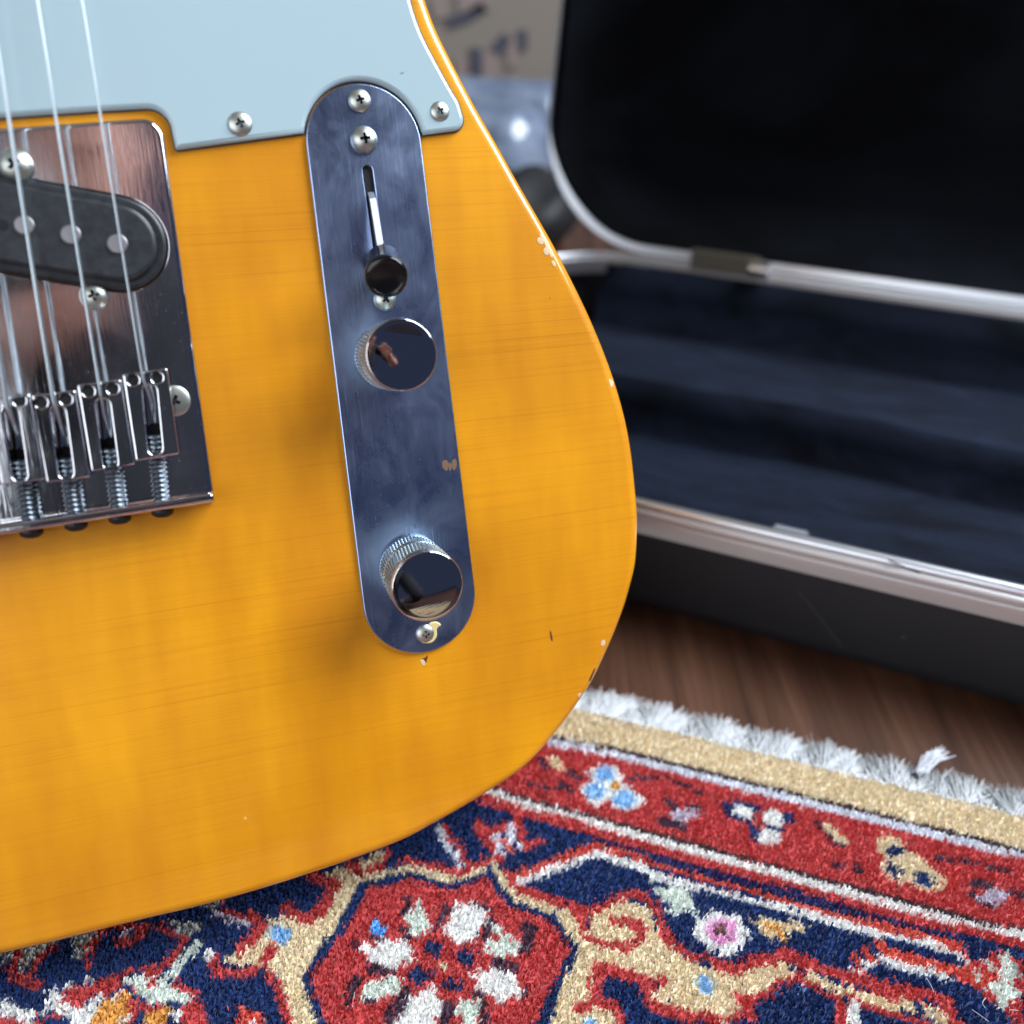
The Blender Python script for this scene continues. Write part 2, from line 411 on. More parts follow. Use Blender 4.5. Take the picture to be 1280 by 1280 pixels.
# pickguard loop: right edge down, corner, arc back over the plate (right -> left), bottom edge left, far left, up and round
yT = G(200, -420, 0.0018)[1]
guard_loop = list(catmull([np.array(p) for p in pr], 6)) + list(round_poly([pr[-1], *corner[:1], corner[3]], [0, 0, 0]))[1:2]
guard_loop = guard_loop[:-1] + round_poly([pr[-1], G(584.5, 161, 0.0018)[:2], corner[3]], [0, 0.0032, 0])[1:-1] + [corner[3]]
yr = (np.array(corner[3]) - c1) @ ax
arc_pts = [p for p in arc[::-1] if (p - c1) @ ax < yr - 0.0002]
rr_ = 0.0006 + (rt - lt) / 2
if yr > 0: guard_loop += [c1 + ax * yr + px * rr_]
yl = (np.array(bl[0]) - c1) @ ax
guard_loop += [p for p in arc_pts if (p - c1) @ px > 0 or (p - c1) @ ax < yl - 0.0002]
if yl > 0: guard_loop += [c1 + ax * yl - px * rr_]
bl = G2([(381, 179.5), (219.5, 186.5), (208.5, 133.0), (125, 137.5), (0, 146), (-220, 166)], 0.0018)
guard_loop += round_poly(bl[:4], [0, 0.0007, 0.0055, 0], 8)[1:-1] + [bl[3], bl[4], bl[5]]
guard_loop += [np.array((ctr - 0.045, yT)), np.array((ctr + 0.03, yT + 0.02)), np.array((ctr + 0.085, yT)), np.array((pr[0][0] - 0.004, pr[0][1] + 0.03))]
clean = [np.array(guard_loop[0])]
for p in guard_loop[1:]:
    if np.linalg.norm(np.array(p) - clean[-1]) > 0.00015: clean.append(np.array(p))
def guard_bm():
    pts = np.array(clean)
    if area2(pts) < 0: pts = pts[::-1]
    return plate_bm(pts, (), TOP + 0.00005, TOP + 0.0019, 0.0011, 3)
guard = finish('pickguard', guard_bm(), guitar, [GUARD])
ply = np.array(clean); ply = ply[::-1] if area2(ply) < 0 else ply
finish('pickguard_ply', plate_bm(offset(ply, -0.00028), (), TOP + 0.00003, TOP + 0.0006, 0), guard, [simple('dark_pickguard_ply', (0.03, 0.035, 0.04), 0.5)])
put_screw('screw', 300, 155, 0.0017, 0.0030, 20, guard, 0.7)
put_screw('screw', 549.5, 139.5, 0.0017, 0.0026, 35, guard, 0.7)
put_screw('screw', -60, 120, 0.0017, 0.0030, 50, guard, 0.7)

# --- control plate with its slot
sa, sb = G(459.5, 213, CPZ)[:2], G(478, 350, CPZ)[:2]
sd = (sb - sa) / np.linalg.norm(sb - sa); sn = np.array([-sd[1], sd[0]]); sw = 0.00125
slot = [sa + sw * (sn * math.cos(a) - sd * math.sin(a)) for a in np.linspace(0, math.pi, 9)] + [sb + sw * (-sn * math.cos(a) + sd * math.sin(a)) for a in np.linspace(0, math.pi, 9)]
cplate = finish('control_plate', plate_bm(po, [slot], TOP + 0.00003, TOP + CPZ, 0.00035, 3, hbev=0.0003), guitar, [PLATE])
sbm = bmesh.new()
mid = (sa + sb) / 2; ang = math.atan2(sd[1], sd[0])
box_into(sbm, (-0.020, -0.0022, 0.00004), (0.020, 0.0022, 0.00025), Matrix.Translation((mid[0], mid[1], TOP)) @ Matrix.Rotation(ang, 4, 'Z'))
from_bm('cavity_shade', sbm, cplate, [HOLE])  # thin black sheet paints the shade below the slot; no cavity is cut
put_screw('screw', 449.5, 126, CPZ, 0.0029, 15, cplate, 0.8)
put_screw('screw', 455, 175, CPZ, 0.0035, 5, cplate, 1.15)
put_screw('screw', 481, 374, CPZ, 0.0030, 40, cplate, 1.0)
put_screw('screw', 531.5, 792, CPZ, 0.0027, 0, cplate, 0.7)
gk = catmull(G2([(525, 801), (530, 804), (540, 803), (546, 795), (546, 786), (551, 781), (546, 777), (538, 778), (534, 782), (527, 784), (524, 792)], CPZ), 4, closed=True)
finish('polish_residue', plate_bm(gk, (), TOP + CPZ - 0.0001, TOP + CPZ + 0.0005, 0.0004, 3), cplate, [GUNK])
for pts in ([(553, 577), (558, 575), (561, 580), (559, 588), (554, 585)], [(562, 578), (565, 582), (563, 589), (561, 585)], [(566, 575), (570, 574), (571, 582), (567, 588), (565, 581)]):
    q = catmull(G2(pts, CPZ), 3, closed=True)
    finish('worn_patch', plate_bm(q, (), TOP + CPZ - 0.0001, TOP + CPZ + 0.00004, 0), cplate, [COPPER])

# switch lever and its black tip
def lever():
    bm = bmesh.new()
    p0 = Vector(G(467, 262, 0.000)); p1 = Vector(G(473.5, 302, 0.0075)); p2 = Vector(G(480, 326, 0.009))
    w = Vector((sn[0], sn[1], 0)) * 0.0008
    prof = [Vector(G(463.5, 240, 0.0008)), Vector(G(466, 248, 0.0030)), Vector(G(470.5, 275, 0.0052)), Vector(G(475, 303, 0.0072)), Vector(G(480, 328, 0.0085)), Vector(G(479, 335, 0.002)), Vector(G(477, 340, 0.0002))]
    a = [bm.verts.new(p + w) for p in prof]; b = [bm.verts.new(p - w) for p in prof]
    bm.faces.new(a); bm.faces.new(b[::-1])
    for i in range(len(prof)): bm.faces.new((a[i], a[(i + 1) % len(prof)], b[(i + 1) % len(prof)], b[i]))
    return bm
from_bm('switch_lever', lever(), cplate, [simple('switch_lever_steel', (0.62, 0.66, 0.72), 0.42, 1.0)])
tp0, tp1 = G(479.5, 327, 0.0055), G(483, 347, 0.0180)
tl = float(np.linalg.norm(np.array(tp1) - np.array(tp0)))
prof = [(0, 0), (0.0042, 0), (0.0045, 0.0003), (0.0046, tl * 0.55), (0.0049, tl * 0.72), (0.0053, tl * 0.84), (0.0054, tl * 0.90), (0.0053, tl * 0.95), (0.0050, tl * 0.98), (0.0046, tl), (0.0042, tl + 0.0001), (0.0041, tl), (0.0038, tl - 0.0001), (0, tl - 0.0001)]
tip = from_bm('switch_tip', lathe_bm(prof, 40), cplate, [BLACK], smooth=40); tip.matrix_local = axis_matrix(tp0, tp1)
sm_ = bmesh.new(); box_into(sm_, (-0.00015, 0.0038, 0.0004), (0.00015, 0.00475, tl * 0.5))
seam = from_bm('tip_seam', sm_, cplate, [HOLE]); seam.matrix_local = axis_matrix(tp0, tp1)

# knobs: knurled barrel with a groove, polished domed cap
def knob_mesh(Hk, Rk):
    bm = bmesh.new(); n = 180; rows = []; mats = []
    prof = [(0.0, 0.0)]; zs = []
    z = 0.0
    def add(r, z, kn): prof.append((r, z, kn))
    prof = []
    add(Rk * 0.90, 0.0, 0); add(Rk * 0.955, 0.0003, 0)
    g0, g1 = Hk * 0.36, Hk * 0.42
    for k in range(13): add(Rk * 0.955, 0.0006 + (g0 - 0.0006) * k / 12, 1 if 0 < k < 12 else 0)
    add(Rk * 0.925, g0 + 0.0003, 0); add(Rk * 0.925, g1 - 0.0003, 0)
    top = Hk * 0.86
    for k in range(19): add(Rk * 0.985, g1 + (top - g1) * k / 18, 1 if 0 < k < 18 else 0)
    add(Rk * 0.97, top + 0.0002, 0); add(Rk * 0.985, top + 0.0005, 0)
    add(Rk, Hk * 0.90, 0); add(Rk, Hk * 0.925, 0)
    for k in range(1, 7):
        a = math.pi / 2 * k / 6; add(Rk * (0.955 + 0.045 * math.cos(a)), Hk * 0.925 + Hk * 0.035 * math.sin(a), 2)
    for k in range(1, 13):
        q = 1 - k / 12; add(Rk * 0.955 * q if k < 12 else 0, Hk * 0.955 + Rk * 0.07 * (1 - q * q), 2)
    capz = len(prof)
    for i, (r, z, kn) in enumerate(prof):
        if r == 0: rows.append([bm.verts.new((0, 0, z))]); continue
        row = []
        for k in range(n):
            rr2 = r
            if kn == 1:
                ph = (k % 3); d = (0.00042 if ph == 1 else 0.0) * (1.0 if i % 3 else 0.1)
                rr2 = r - 0.00022 + d
            a = 2 * math.pi * (k + (0.5 * (i // 3) if kn == 1 else 0)) / n
            row.append(bm.verts.new((rr2 * math.cos(a), rr2 * math.sin(a), z)))
        rows.append(row)
    for i, (a, b) in enumerate(zip(rows[:-1], rows[1:])):
        kn = prof[i + 1][2]
        for k in range(n):
            j = (k + 1) % n
            f = bm.faces.new((a[k], a[j], b[j], b[k])) if len(b) > 1 else bm.faces.new((a[k], a[j], b[0]))
            f.smooth = kn != 1; f.material_index = 1 if prof[i + 1][1] > Hk * 0.87 else 0
    me = bpy.data.meshes.new('control_knob'); bm.to_mesh(me); bm.free()
    me.materials.append(KNURL); me.materials.append(KNOBTOP); return me
for (a, b) in (((482, 446.5), (503, 443.5)), ((513.5, 703), (535.5, 734.5))):
    p1 = np.array(G(*b, 0.0225)); p0 = np.array(G(*a, 0.0015)); p0[:2] = 0.55 * p0[:2] + 0.45 * p1[:2]; Hk = float(np.linalg.norm(np.array(p1) - np.array(p0)))
    sc_ = np.linalg.norm(G(*b, 0.0225) - G(b[0] + 44.5, b[1], 0.0225))
    k = link('control_knob', knob_mesh(Hk, float(sc_)), cplate); k.matrix_local = axis_matrix(p0, p1)
    sh = from_bm('knob_shaft', lathe_bm([(0, -0.0016), (0.0046, -0.0016), (0.0046, 0.0003), (0, 0.0003)], 6), cplate, [STEEL]); sh.matrix_local = axis_matrix(p0, p1)

# --- bridge
BP = 0.0022
bt = G2([(-330, 182), (187, 146), (205, 160), (269, 625), (-330, 712)], BP)
brp = [np.array(p) for p in (bt[0], G(201.5, 145.5, BP)[:2], G(269, 627, BP)[:2], bt[4])]
bo = round_poly(brp, [0.003, 0.0045, 0.0006, 0.0006], 8)
# opening for the pickup
pa, pb = G(148, 305, BP)[:2], G(148 - 330, 305 - 330 * 0.175, BP)[:2]
def stadium(a, b, r, n=20):
    a, b = np.array(a), np.array(b); d = (b - a) / np.linalg.norm(b - a); nn = np.array([-d[1], d[0]])
    return [a + r * (nn * math.cos(t) - d * math.sin(t)) for t in np.linspace(0, math.pi, n)] + [b + r * (-nn * math.cos(t) + d * math.sin(t)) for t in np.linspace(0, math.pi, n)]
def pxr(n, x, y, h): return float(np.linalg.norm(G(x, y, h) - G(x + n, y, h)))
ropen = pxr(62, 148, 305, BP)
bridge = finish('bridge_plate', plate_bm(bo, [stadium(pa, pb, ropen)], TOP + 0.00004, TOP + BP, 0.0011, 5, hbev=0.0003), guitar, [CHROME])
# rear lip, standing up from the plate's back edge
lh = 0.0088
l0, l1 = G(266.5, 616, lh)[:2], G(-330, 707, lh)[:2]
ld = np.array(l1) - np.array(l0); ld = ld / np.linalg.norm(ld); ln_ = np.array([ld[1], -ld[0]])
if ln_[1] > 0: ln_ = -ln_
lip_o = round_poly([l0, np.array(l1), np.array(l1) + ln_ * 0.0024, np.array(l0) + ln_ * 0.0024], 0.0008, 4)
finish('rear_lip', plate_bm(lip_o, (), TOP + 0.0004, TOP + lh, 0.0009, 4), bridge, [CHROME])
# pickup
pickup = finish('pickup', plate_bm(stadium(pa, pb, ropen - 0.0003), (), TOP + 0.00005, TOP + 0.0034, 0.0008, 3), guitar, [PICKUP])
PH = 0.0062
qa, qb = G(146, 303, PH)[:2], G(146 - 330, 303 - 330 * 0.175, PH)[:2]
finish('pickup_cover', plate_bm(stadium(qa, qb, pxr(49.5, 148, 305, PH)), (), TOP + 0.003, TOP + PH, 0.0010, 4), pickup, [PICKUP])
for k in range(6):
    x, y = 147 - 58.3 * k, 305 - 11.0 * k - (0.6 * k)
    p = G(x, y, PH)
    rp = pxr(13.2, x, y, PH)
    o = from_bm('pole_piece', lathe_bm([(0, -0.002), (rp, -0.002), (rp, 0.0004), (rp - 0.0003, 0.0007), (0, 0.0008)], 24), pickup, [POLE], smooth=40); o.location = p
o = from_bm('screw_hole_shade', lathe_bm([(0, 0), (pxr(8, 4, 281, PH), 0), (pxr(7, 4, 281, PH), 0.00008), (0, 0.00008)], 20), pickup, [HOLE]); o.location = G(4, 281, PH)  # flat black disc painting the shade of a screw hole
put_screw('pickup_screw', 20, 208, BP, 0.0040, 40, bridge, 1.2)
put_screw('pickup_screw', 118, 370, BP, 0.0034, 10, bridge, 1.1)
put_screw('bridge_screw', 218, 501, BP, 0.0039, 62, bridge, 0.35)

# saddles: top faces traced, slot and two screw holes cut through
SH = 0.0102
sad = [([(153, 468), (209, 460), (224, 568), (169.5, 577)], [(186.5, 489), (193.5, 560)], [(166, 475), (196, 472)]),
       ([(96, 481), (151, 474), (168.5, 581), (114, 590)], [(128, 507), (137.5, 578)], [(110, 489), (140.5, 485.5)]),
       ([(39.5, 494), (94, 487.5), (112.5, 597), (58, 604)], [(72, 516), (82, 590)], [(51, 503), (82, 499)]),
       ([(-18, 499), (37, 492), (55.5, 600), (1, 607)], [(13.5, 517), (24, 593)], [(-7, 509), (24, 500.5)]),
       ([(-75, 506), (-20, 499), (-1.5, 608), (-56, 615)], [(-43, 524), (-33, 600)], [(-64, 516), (-33, 507)]),
       ([(-132, 510), (-77, 503), (-58.5, 612), (-113, 619)], [(-100, 530), (-90, 606)], [(-121, 520), (-90, 511)])]
strings_px = [((102, 0), (178.5, 471)), ((46, 0), (124, 481)), ((-12.5, 0), (66.5, 497)), ((-72, 0), (9.5, 507)), ((-130, 0), (-47, 514)), ((-188, 0), (-104, 518))]
gauge = [0.00030, 0.00036, 0.00045, 0.00056, 0.00070, 0.00085]
holescr = lathe_bm([(0, -0.006), (1.0, -0.006), (1.0, 0.0), (0.86, 0.1), (0.66, 0.1), (0.60, 0.0), (0.55, -1.2), (0, -1.2)], 20)
bmesh.ops.scale(holescr, vec=(0.00125, 0.00125, 0.0012), verts=holescr.verts)
bmesh.ops.recalc_face_normals(holescr, faces=holescr.faces)
hs_me = bpy.data.meshes.new('height_screw'); holescr.to_mesh(hs_me); holescr.free()
for p in hs_me.polygons: p.use_smooth = True
hs_me.set_sharp_from_angle(angle=rad(40)); hs_me.materials.append(BLACKSCREW); hs_me.materials.append(HOLE)
for p in hs_me.polygons:
    if p.center.xy.length < 0.00125 * 0.635 and p.center.z > -0.003: p.material_index = 1
def thread_bm(L, r, pitch=0.0012):
    prof = [(0, 0)]; z = 0.0
    while z < L:
        prof += [(r * 0.70, z), (r, z + pitch * 0.45), (r, z + pitch * 0.55)]; z += pitch
    prof += [(r * 0.7, z), (0, z)]
    return lathe_bm(prof, 18)
for (cor, sl, hol) in sad:
    oc = round_poly(G2(cor, SH), 0.0005, 3)
    a, b = [np.array(p) for p in G2(sl, SH)]
    so = stadium(a, b, 0.00165, 10)
    hl = []
    for hx, hy in hol:
        c_ = G(hx, hy, SH)[:2]; hl.append([c_ + 0.00132 * np.array([math.cos(t), math.sin(t)]) for t in np.linspace(0, 2 * math.pi, 17)[:-1]])
    finish('saddle', plate_bm(oc, [so] + hl, TOP + SH - 0.0062, TOP + SH, 0.00045, 3, hbev=0.00035), bridge, [CHROME])
    for hx, hy in hol:
        o = bpy.data.objects.new('height_screw', hs_me); C.objects.link(o); o.parent = bridge; o.location = Vector(G(hx, hy, SH)) - Vector((0, 0, 0.0009))
    # dark disc painting the string hole's shade at the slot's rear end and the tip of the intonation screw inside
    m_ = a + (b - a) * 0.70
    o = from_bm('string_hole_shade', lathe_bm([(0, 0), (0.0017, 0), (0.0017, 0.0002), (0, 0.0002)], 16), bridge, [HOLE]); o.location = (m_[0], m_[1], TOP + BP)
    ax_ = (b - a) / np.linalg.norm(b - a)
    zc = TOP + 0.0062
    st = b - ax_ * 0.0030
    rear = (np.array(G(*cor[2], SH)[:2]) + np.array(G(*cor[3], SH)[:2])) / 2
    tt = ((l0 - st) @ ln_) / (ax_ @ ln_)
    en = st + ax_ * (tt + 0.0002)
    Lth = float(np.linalg.norm(en - st))
    o = from_bm('intonation_screw', thread_bm(Lth, 0.00195), bridge, [THREAD], smooth=60); o.matrix_local = axis_matrix((st[0], st[1], zc), (en[0], en[1], zc))
    hd = en + ax_ * 0.0022
    o = from_bm('screw_head', lathe_bm([(0, 0), (0.0027, 0), (0.0028, 0.0003), (0.0026, 0.0014), (0.0016, 0.0021), (0, 0.0022)], 24), bridge, [BLACKSCREW], smooth=50)
    o.matrix_local = axis_matrix((hd[0], hd[1], zc - 0.001), (hd[0] + ax_[0], hd[1] + ax_[1], zc - 0.001))

# strings
HS = 0.0112
for i, ((x0, y0_), (x1, y1)) in enumerate(strings_px):
    p0, p1 = np.array(G(x0, y0_, HS)), np.array(G(x1, y1, HS - 0.0004)); d = p0 - p1
    a, b = [np.array(p) for p in G2(sad[i][1], SH)]
    far = p1 + d / np.linalg.norm(d) * 0.60
    m_ = a + (b - a) * 0.15; e_ = a + (b - a) * 0.62
    path = [far, p0, p1, (m_[0], m_[1], TOP + SH - 0.0016), (e_[0], e_[1], TOP + BP - 0.0005)]
    bm = tube_bm(path, gauge[i], 10)
    from_bm('string', bm, guitar, [STRING], smooth=60)
# strap button, under the body end, and the neck beyond the frame
sbn = from_bm('strap_button', lathe_bm([(0, -0.001), (0.0050, -0.001), (0.0048, 0.004), (0.0055, 0.006), (0.0078, 0.0075), (0.0080, 0.0088), (0.0060, 0.0096), (0, 0.0098)], 36), guitar, [WHITEP], smooth=50)
bp = G(196, 1146, 0.0)
bp[2] = TOP - 0.0235
sbn.matrix_local = axis_matrix(bp, (bp[0], bp[1] - 1, bp[2])) @ Matrix.Diagonal((1.0, 1.0, 0.78, 1))
nb = bmesh.new(); yN = y0 + 0.115
box_into(nb, (ctr - 0.028, yN, TOP - 0.016), (ctr + 0.028, yN + 0.46, TOP + 0.003)); bmesh.ops.bevel(nb, geom=nb.edges[:], offset=0.004, segments=3, affect='EDGES')
neck = from_bm('neck', nb, guitar, [MAPLE], smooth=40)
nb = bmesh.new(); box_into(nb, (ctr - 0.028, yN, TOP + 0.0031), (ctr + 0.028, yN + 0.44, TOP + 0.0078)); from_bm('fretboard', nb, neck, [FRET])

# ------------------------------------------------------------------ setting: floor and far wall
def mk_wood():
    m, N, L, b = mat('dark_walnut_floor')
    g = noise(N, L, (75, 3.0, 1), 1.0, 6, 0.6, rot=(0, 0, rad(-6)), dist=1.0)
    c = ramp(N, L, g, [(0.30, (0.042, 0.017, 0.010)), (0.5, (0.080, 0.034, 0.019)), (0.75, (0.150, 0.070, 0.042))])
    g2 = noise(N, L, (420, 8, 1), 1.0, 4, 0.6, rot=(0, 0, rad(-6)))
    c = mixc(N, L, 0.6, c, ramp(N, L, g2, [(0.3, (0.55, 0.55, 0.55)), (0.6, (1, 1, 1))]), 'MULTIPLY')
    L.new(c, b.inputs['Base Color']); b.inputs['Roughness'].default_value = 0.36
    bump(N, L, g2, 0.1, 0.0005, b); return m
fb = bmesh.new(); 
fv = [fb.verts.new(p) for p in ((-3, -2.5, 0), (3, -2.5, 0), (3, 3.2, 0), (-3, 3.2, 0))]; fb.faces.new(fv)
floor = from_bm('floor', fb, None, [mk_wood()]); floor['kind'] = 'structure'
wb = bmesh.new(); box_into(wb, (-3, 3.2, 0), (3, 3.3, 2.6))
wall = from_bm('back_wall', wb, None, [simple('grey_wall_paint', (0.30, 0.31, 0.33), 0.8)]); wall['kind'] = 'structure'

kb = bmesh.new(); box_into(kb, (-3, -2.5, 2.5), (3, 3.2, 2.55)); ceil_ = from_bm('ceiling', kb, None, [simple('cream_ceiling_paint', (0.70, 0.62, 0.54), 0.9)]); ceil_['kind'] = 'structure'

# ------------------------------------------------------------------ guitar case
ZR = 0.0535                                                    # rim height
def mk_plush():
    m, N, L, b = mat('black_plush_lining')
    h = noise(N, L, (17, 60, 40), 1.0, 8, 0.68, dist=0.9); f = noise(N, L, (900, 900, 900), 1.0, 2, 0.6)
    L.new(ramp(N, L, h, [(0.32, (0.0016, 0.0025, 0.0055)), (0.74, (0.0115, 0.019, 0.041))]), b.inputs['Base Color'])
    b.inputs['Roughness'].default_value = 0.9; b.inputs['Specular IOR Level'].default_value = 0.15
    b.inputs['Sheen Weight'].default_value = 0.06; b.inputs['Sheen Roughness'].default_value = 0.35
    b.inputs['Sheen Tint'].default_value = (0.45, 0.62, 1.0, 1)
    bump(N, L, f, 0.6, 0.002, b); return m
PLUSH = mk_plush()
def mk_lid():
    m, N, L, b = mat('black_lid_lining')
    h = noise(N, L, (6, 9, 8), 1.0, 4, 0.55, dist=0.6); f = noise(N, L, (700, 700, 700), 1.0, 2, 0.6)
    L.new(ramp(N, L, h, [(0.38, (0.0012, 0.0014, 0.0022)), (0.68, (0.0060, 0.0078, 0.0120))]), b.inputs['Base Color'])
    b.inputs['Roughness'].default_value = 0.95; b.inputs['Specular IOR Level'].default_value = 0.1; bump(N, L, f, 0.5, 0.002, b); return m
LIDPLUSH = mk_lid()
def mk_tolex():
    m, N, L, b = mat('black_abs_shell')
    f = noise(N, L, (700, 700, 700), 1.0, 3, 0.6)
    b.inputs['Base Color'].default_value = (0.008, 0.008, 0.011, 1); b.inputs['Roughness'].default_value = 0.58
    bump(N, L, f, 0.35, 0.0006, b); return m
SHELL = mk_tolex()
ALU = simple('brushed_aluminium_rim', (0.62, 0.64, 0.68), 0.34, 1.0)
ALU2 = simple('aluminium_outer_rim', (0.52, 0.50, 0.50), 0.45, 1.0)

cd = rad(-23.6); cu = np.array([math.cos(cd), math.sin(cd), 0]); cv = np.array([-math.sin(cd), math.cos(cd), 0])
pn = on_z(1000, 822, 0.0)                                      # on the near bottom edge
ph = on_z(900, 338, ZR)                                        # on the hinge line
CW = float((ph - pn) @ cv) + 0.004
pl = on_z(690, 292, ZR); LEFT = float((pl - pn) @ cu) - 0.003
LENC = 1.02
org = pn + cu * LEFT; org[2] = 0
print('case width', CW, 'left', LEFT)
caseM = Matrix([[cu[0], cv[0], 0, org[0]], [cu[1], cv[1], 0, org[1]], [0, 0, 1, 0], [0, 0, 0, 1]])
case = empty('guitar_case', caseM, 'open black hard case with aluminium rims and dark plush lining on the wooden floor', 'instrument case')
RC = 0.078
def crect(g, w=None): 
    w = CW if w is None else w
    return round_poly([(-g, -g), (LENC + g, -g), (LENC + g, w + g), (-g, w + g)], max(RC + g, 0.004), 14)
def shell_bm(outl, z0, z1, r=0.010):
    bm = bmesh.new(); o = np.array(outl)
    rings = [(offset(o, r * (1 - math.sin(a))), z0 + r * (1 - math.cos(a))) for a in np.linspace(0, math.pi / 2, 5)] + [(o, z1)]
    rows = [[bm.verts.new((x, y, z)) for x, y in q] for q, z in rings]; n = len(o)
    for a, b in zip(rows[:-1], rows[1:]):
        for i in range(n): bm.faces.new((a[i], a[(i + 1) % n], b[(i + 1) % n], b[i])).smooth = True
    bm.faces.new(rows[0][::-1])
    return bm
shell = finish('shell', shell_bm(crect(0), 0.0005, ZR - 0.006), case, [SHELL])
SCUFF = simple('grey_scuff', (0.035, 0.035, 0.038), 0.7)
rim = finish('rim', plate_bm(crect(0.0022), [crect(-0.0055)], ZR - 0.0105, ZR, 0.0012, 3), case, [ALU2])
finish('rim_tongue', plate_bm(crect(0.0002), [crect(-0.0046)], ZR + 0.0001, ZR + 0.0030, 0.0022, 5), rim, [ALU])
finish('rim_band', plate_bm(crect(0.0032), [crect(0.0021)], ZR - 0.0072, ZR - 0.0030, 0.0005, 2), rim, [ALU2])
q0 = caseM.inverted()
def wall_pt(x, y):                                             # photo point -> the case's near wall
    r = ray(x, y); A = np.array(q0.to_3x3()); o = np.array(q0 @ Vector(CAMP)); d = A @ r; t = (-0.0001 - o[1]) / d[1]; return o + d * t
for pth, w in (([(995, 735), (1020, 765), (1052, 808)], 0.0004), ([(1128, 797), (1132, 796)], 0.0006), ([(1110, 700), (1150, 716)], 0.0003)):
    from_bm('scuff', tube_bm([wall_pt(*p) for p in pth], w, 5), shell, [SCUFF])
# lining: floor, padded near edge, raised foam block towards the hinge, back wall
q = caseM.inverted()
def clocal(w): v = q @ Vector(w); return np.array(v)
zf = 0.010
pts_ = [clocal(on_z(x, y, zf)) for x, y in ((800, 528), (1000, 580), (1280, 650))]
print('block front', pts_)
vb = float(np.mean([p[1] for p in pts_]))
# height of the block: where the upper edge ray meets the plane v = vb
def ray_at_v(x, y, v):
    r = ray(x, y); A = np.array(q.to_3x3()); o = clocal(CAMP); d = A @ r; t = (v - o[1]) / d[1]; return o + d * t
hb = [ray_at_v(x, y, vb + 0.008) for x, y in ((800, 462), (1000, 512), (1280, 565))]
print('block top', hb)
zb = float(np.clip(np.mean([p[2] for p in hb]), 0.02, 0.05))
def lining():
    nu, nv = 220, 90; us = np.linspace(-0.0, LENC, nu); vs = np.linspace(0.0, CW, nv)
    U, V = np.meshgrid(us, vs, indexing='ij')
    ss = lambda x, a, b: (lambda t: t * t * (3 - 2 * t))(np.clip((x - a) / (b - a), 0, 1))
    Z = np.full_like(U, zf)
    Z = Z + (zb - zf) * ss(V, vb - 0.002, vb + 0.005)
    Z -= (zb - zf) * ss(V, CW - 0.088, CW - 0.080); Z += (ZR - 0.004 - zf) * (1 - ss(V, 0.006, 0.018)) + (ZR - 0.003 - zf) * ss(V, CW - 0.013, CW - 0.007)
    Z = np.maximum(Z, zf + (ZR - 0.004 - zf) * np.maximum(1 - ss(U, 0.006, 0.018), ss(U, LENC - 0.018, LENC - 0.006)))
    Z += 0.0016 * np.sin(U * 37 + V * 21) * np.sin(V * 55 - U * 13) * ss(V, 0.02, 0.04) * (1 - ss(V, CW - 0.04, CW - 0.02))
    Z = np.minimum(Z, ZR - 0.0035)
    bm = bmesh.new(); g = [[bm.verts.new((0.004 + us[i] * (LENC - 0.008) / LENC, 0.004 + vs[j] * (CW - 0.008) / CW, Z[i, j])) for j in range(nv)] for i in range(nu)]
    def corner_ok(i, j):
        x, y = us[i], vs[j]
        for cx, cy in ((RC, RC), (LENC - RC, RC), (RC, CW - RC), (LENC - RC, CW - RC)):
            if (x - cx) * (1 if cx > 0.5 else -1) > 0 and (y - cy) * (1 if cy > 0.15 else -1) > 0 and math.hypot(x - cx, y - cy) > RC - 0.001: return False
        return True
    for i in range(nu - 1):
        for j in range(nv - 1):
            if all(corner_ok(a, b) for a, b in ((i, j), (i + 1, j), (i, j + 1), (i + 1, j + 1))):
                bm.faces.new((g[i][j], g[i + 1][j], g[i + 1][j + 1], g[i][j + 1])).smooth = True
    bmesh.ops.delete(bm, geom=[v for v in bm.verts if not v.link_faces], context='VERTS')
    return bm
from_bm('plush_lining', lining(), case, [PLUSH])
# lid: hinged on the far edge, opened past upright
la = rad(104)
lidM = Matrix.Translation((0, CW + 0.002, ZR + 0.006)) @ Matrix.Rotation(la, 4, 'X') @ Matrix.Translation((0, 0, 0))
# in the lid's frame y runs from the hinge to the free edge, z towards the viewer side is -y of the case -> flip
lidM = Matrix.Translation((0, CW + 0.001, ZR + 0.0025)) @ Matrix(((1, 0, 0, 0), (0, -math.cos(math.pi - la) * -1, -math.sin(la), 0), (0, math.sin(la), -math.cos(math.pi - la) * 0 + math.cos(la), 0), (0, 0, 0, 1)))
yv = Vector((0, -math.cos(la), math.sin(la))); zv = Vector((1, 0, 0)).cross(yv)
lidM = Matrix(((1, 0, 0, 0), (0, yv.y, zv.y, CW + 0.001), (0, yv.z, zv.z, ZR + 0.0025), (0, 0, 0, 1)))
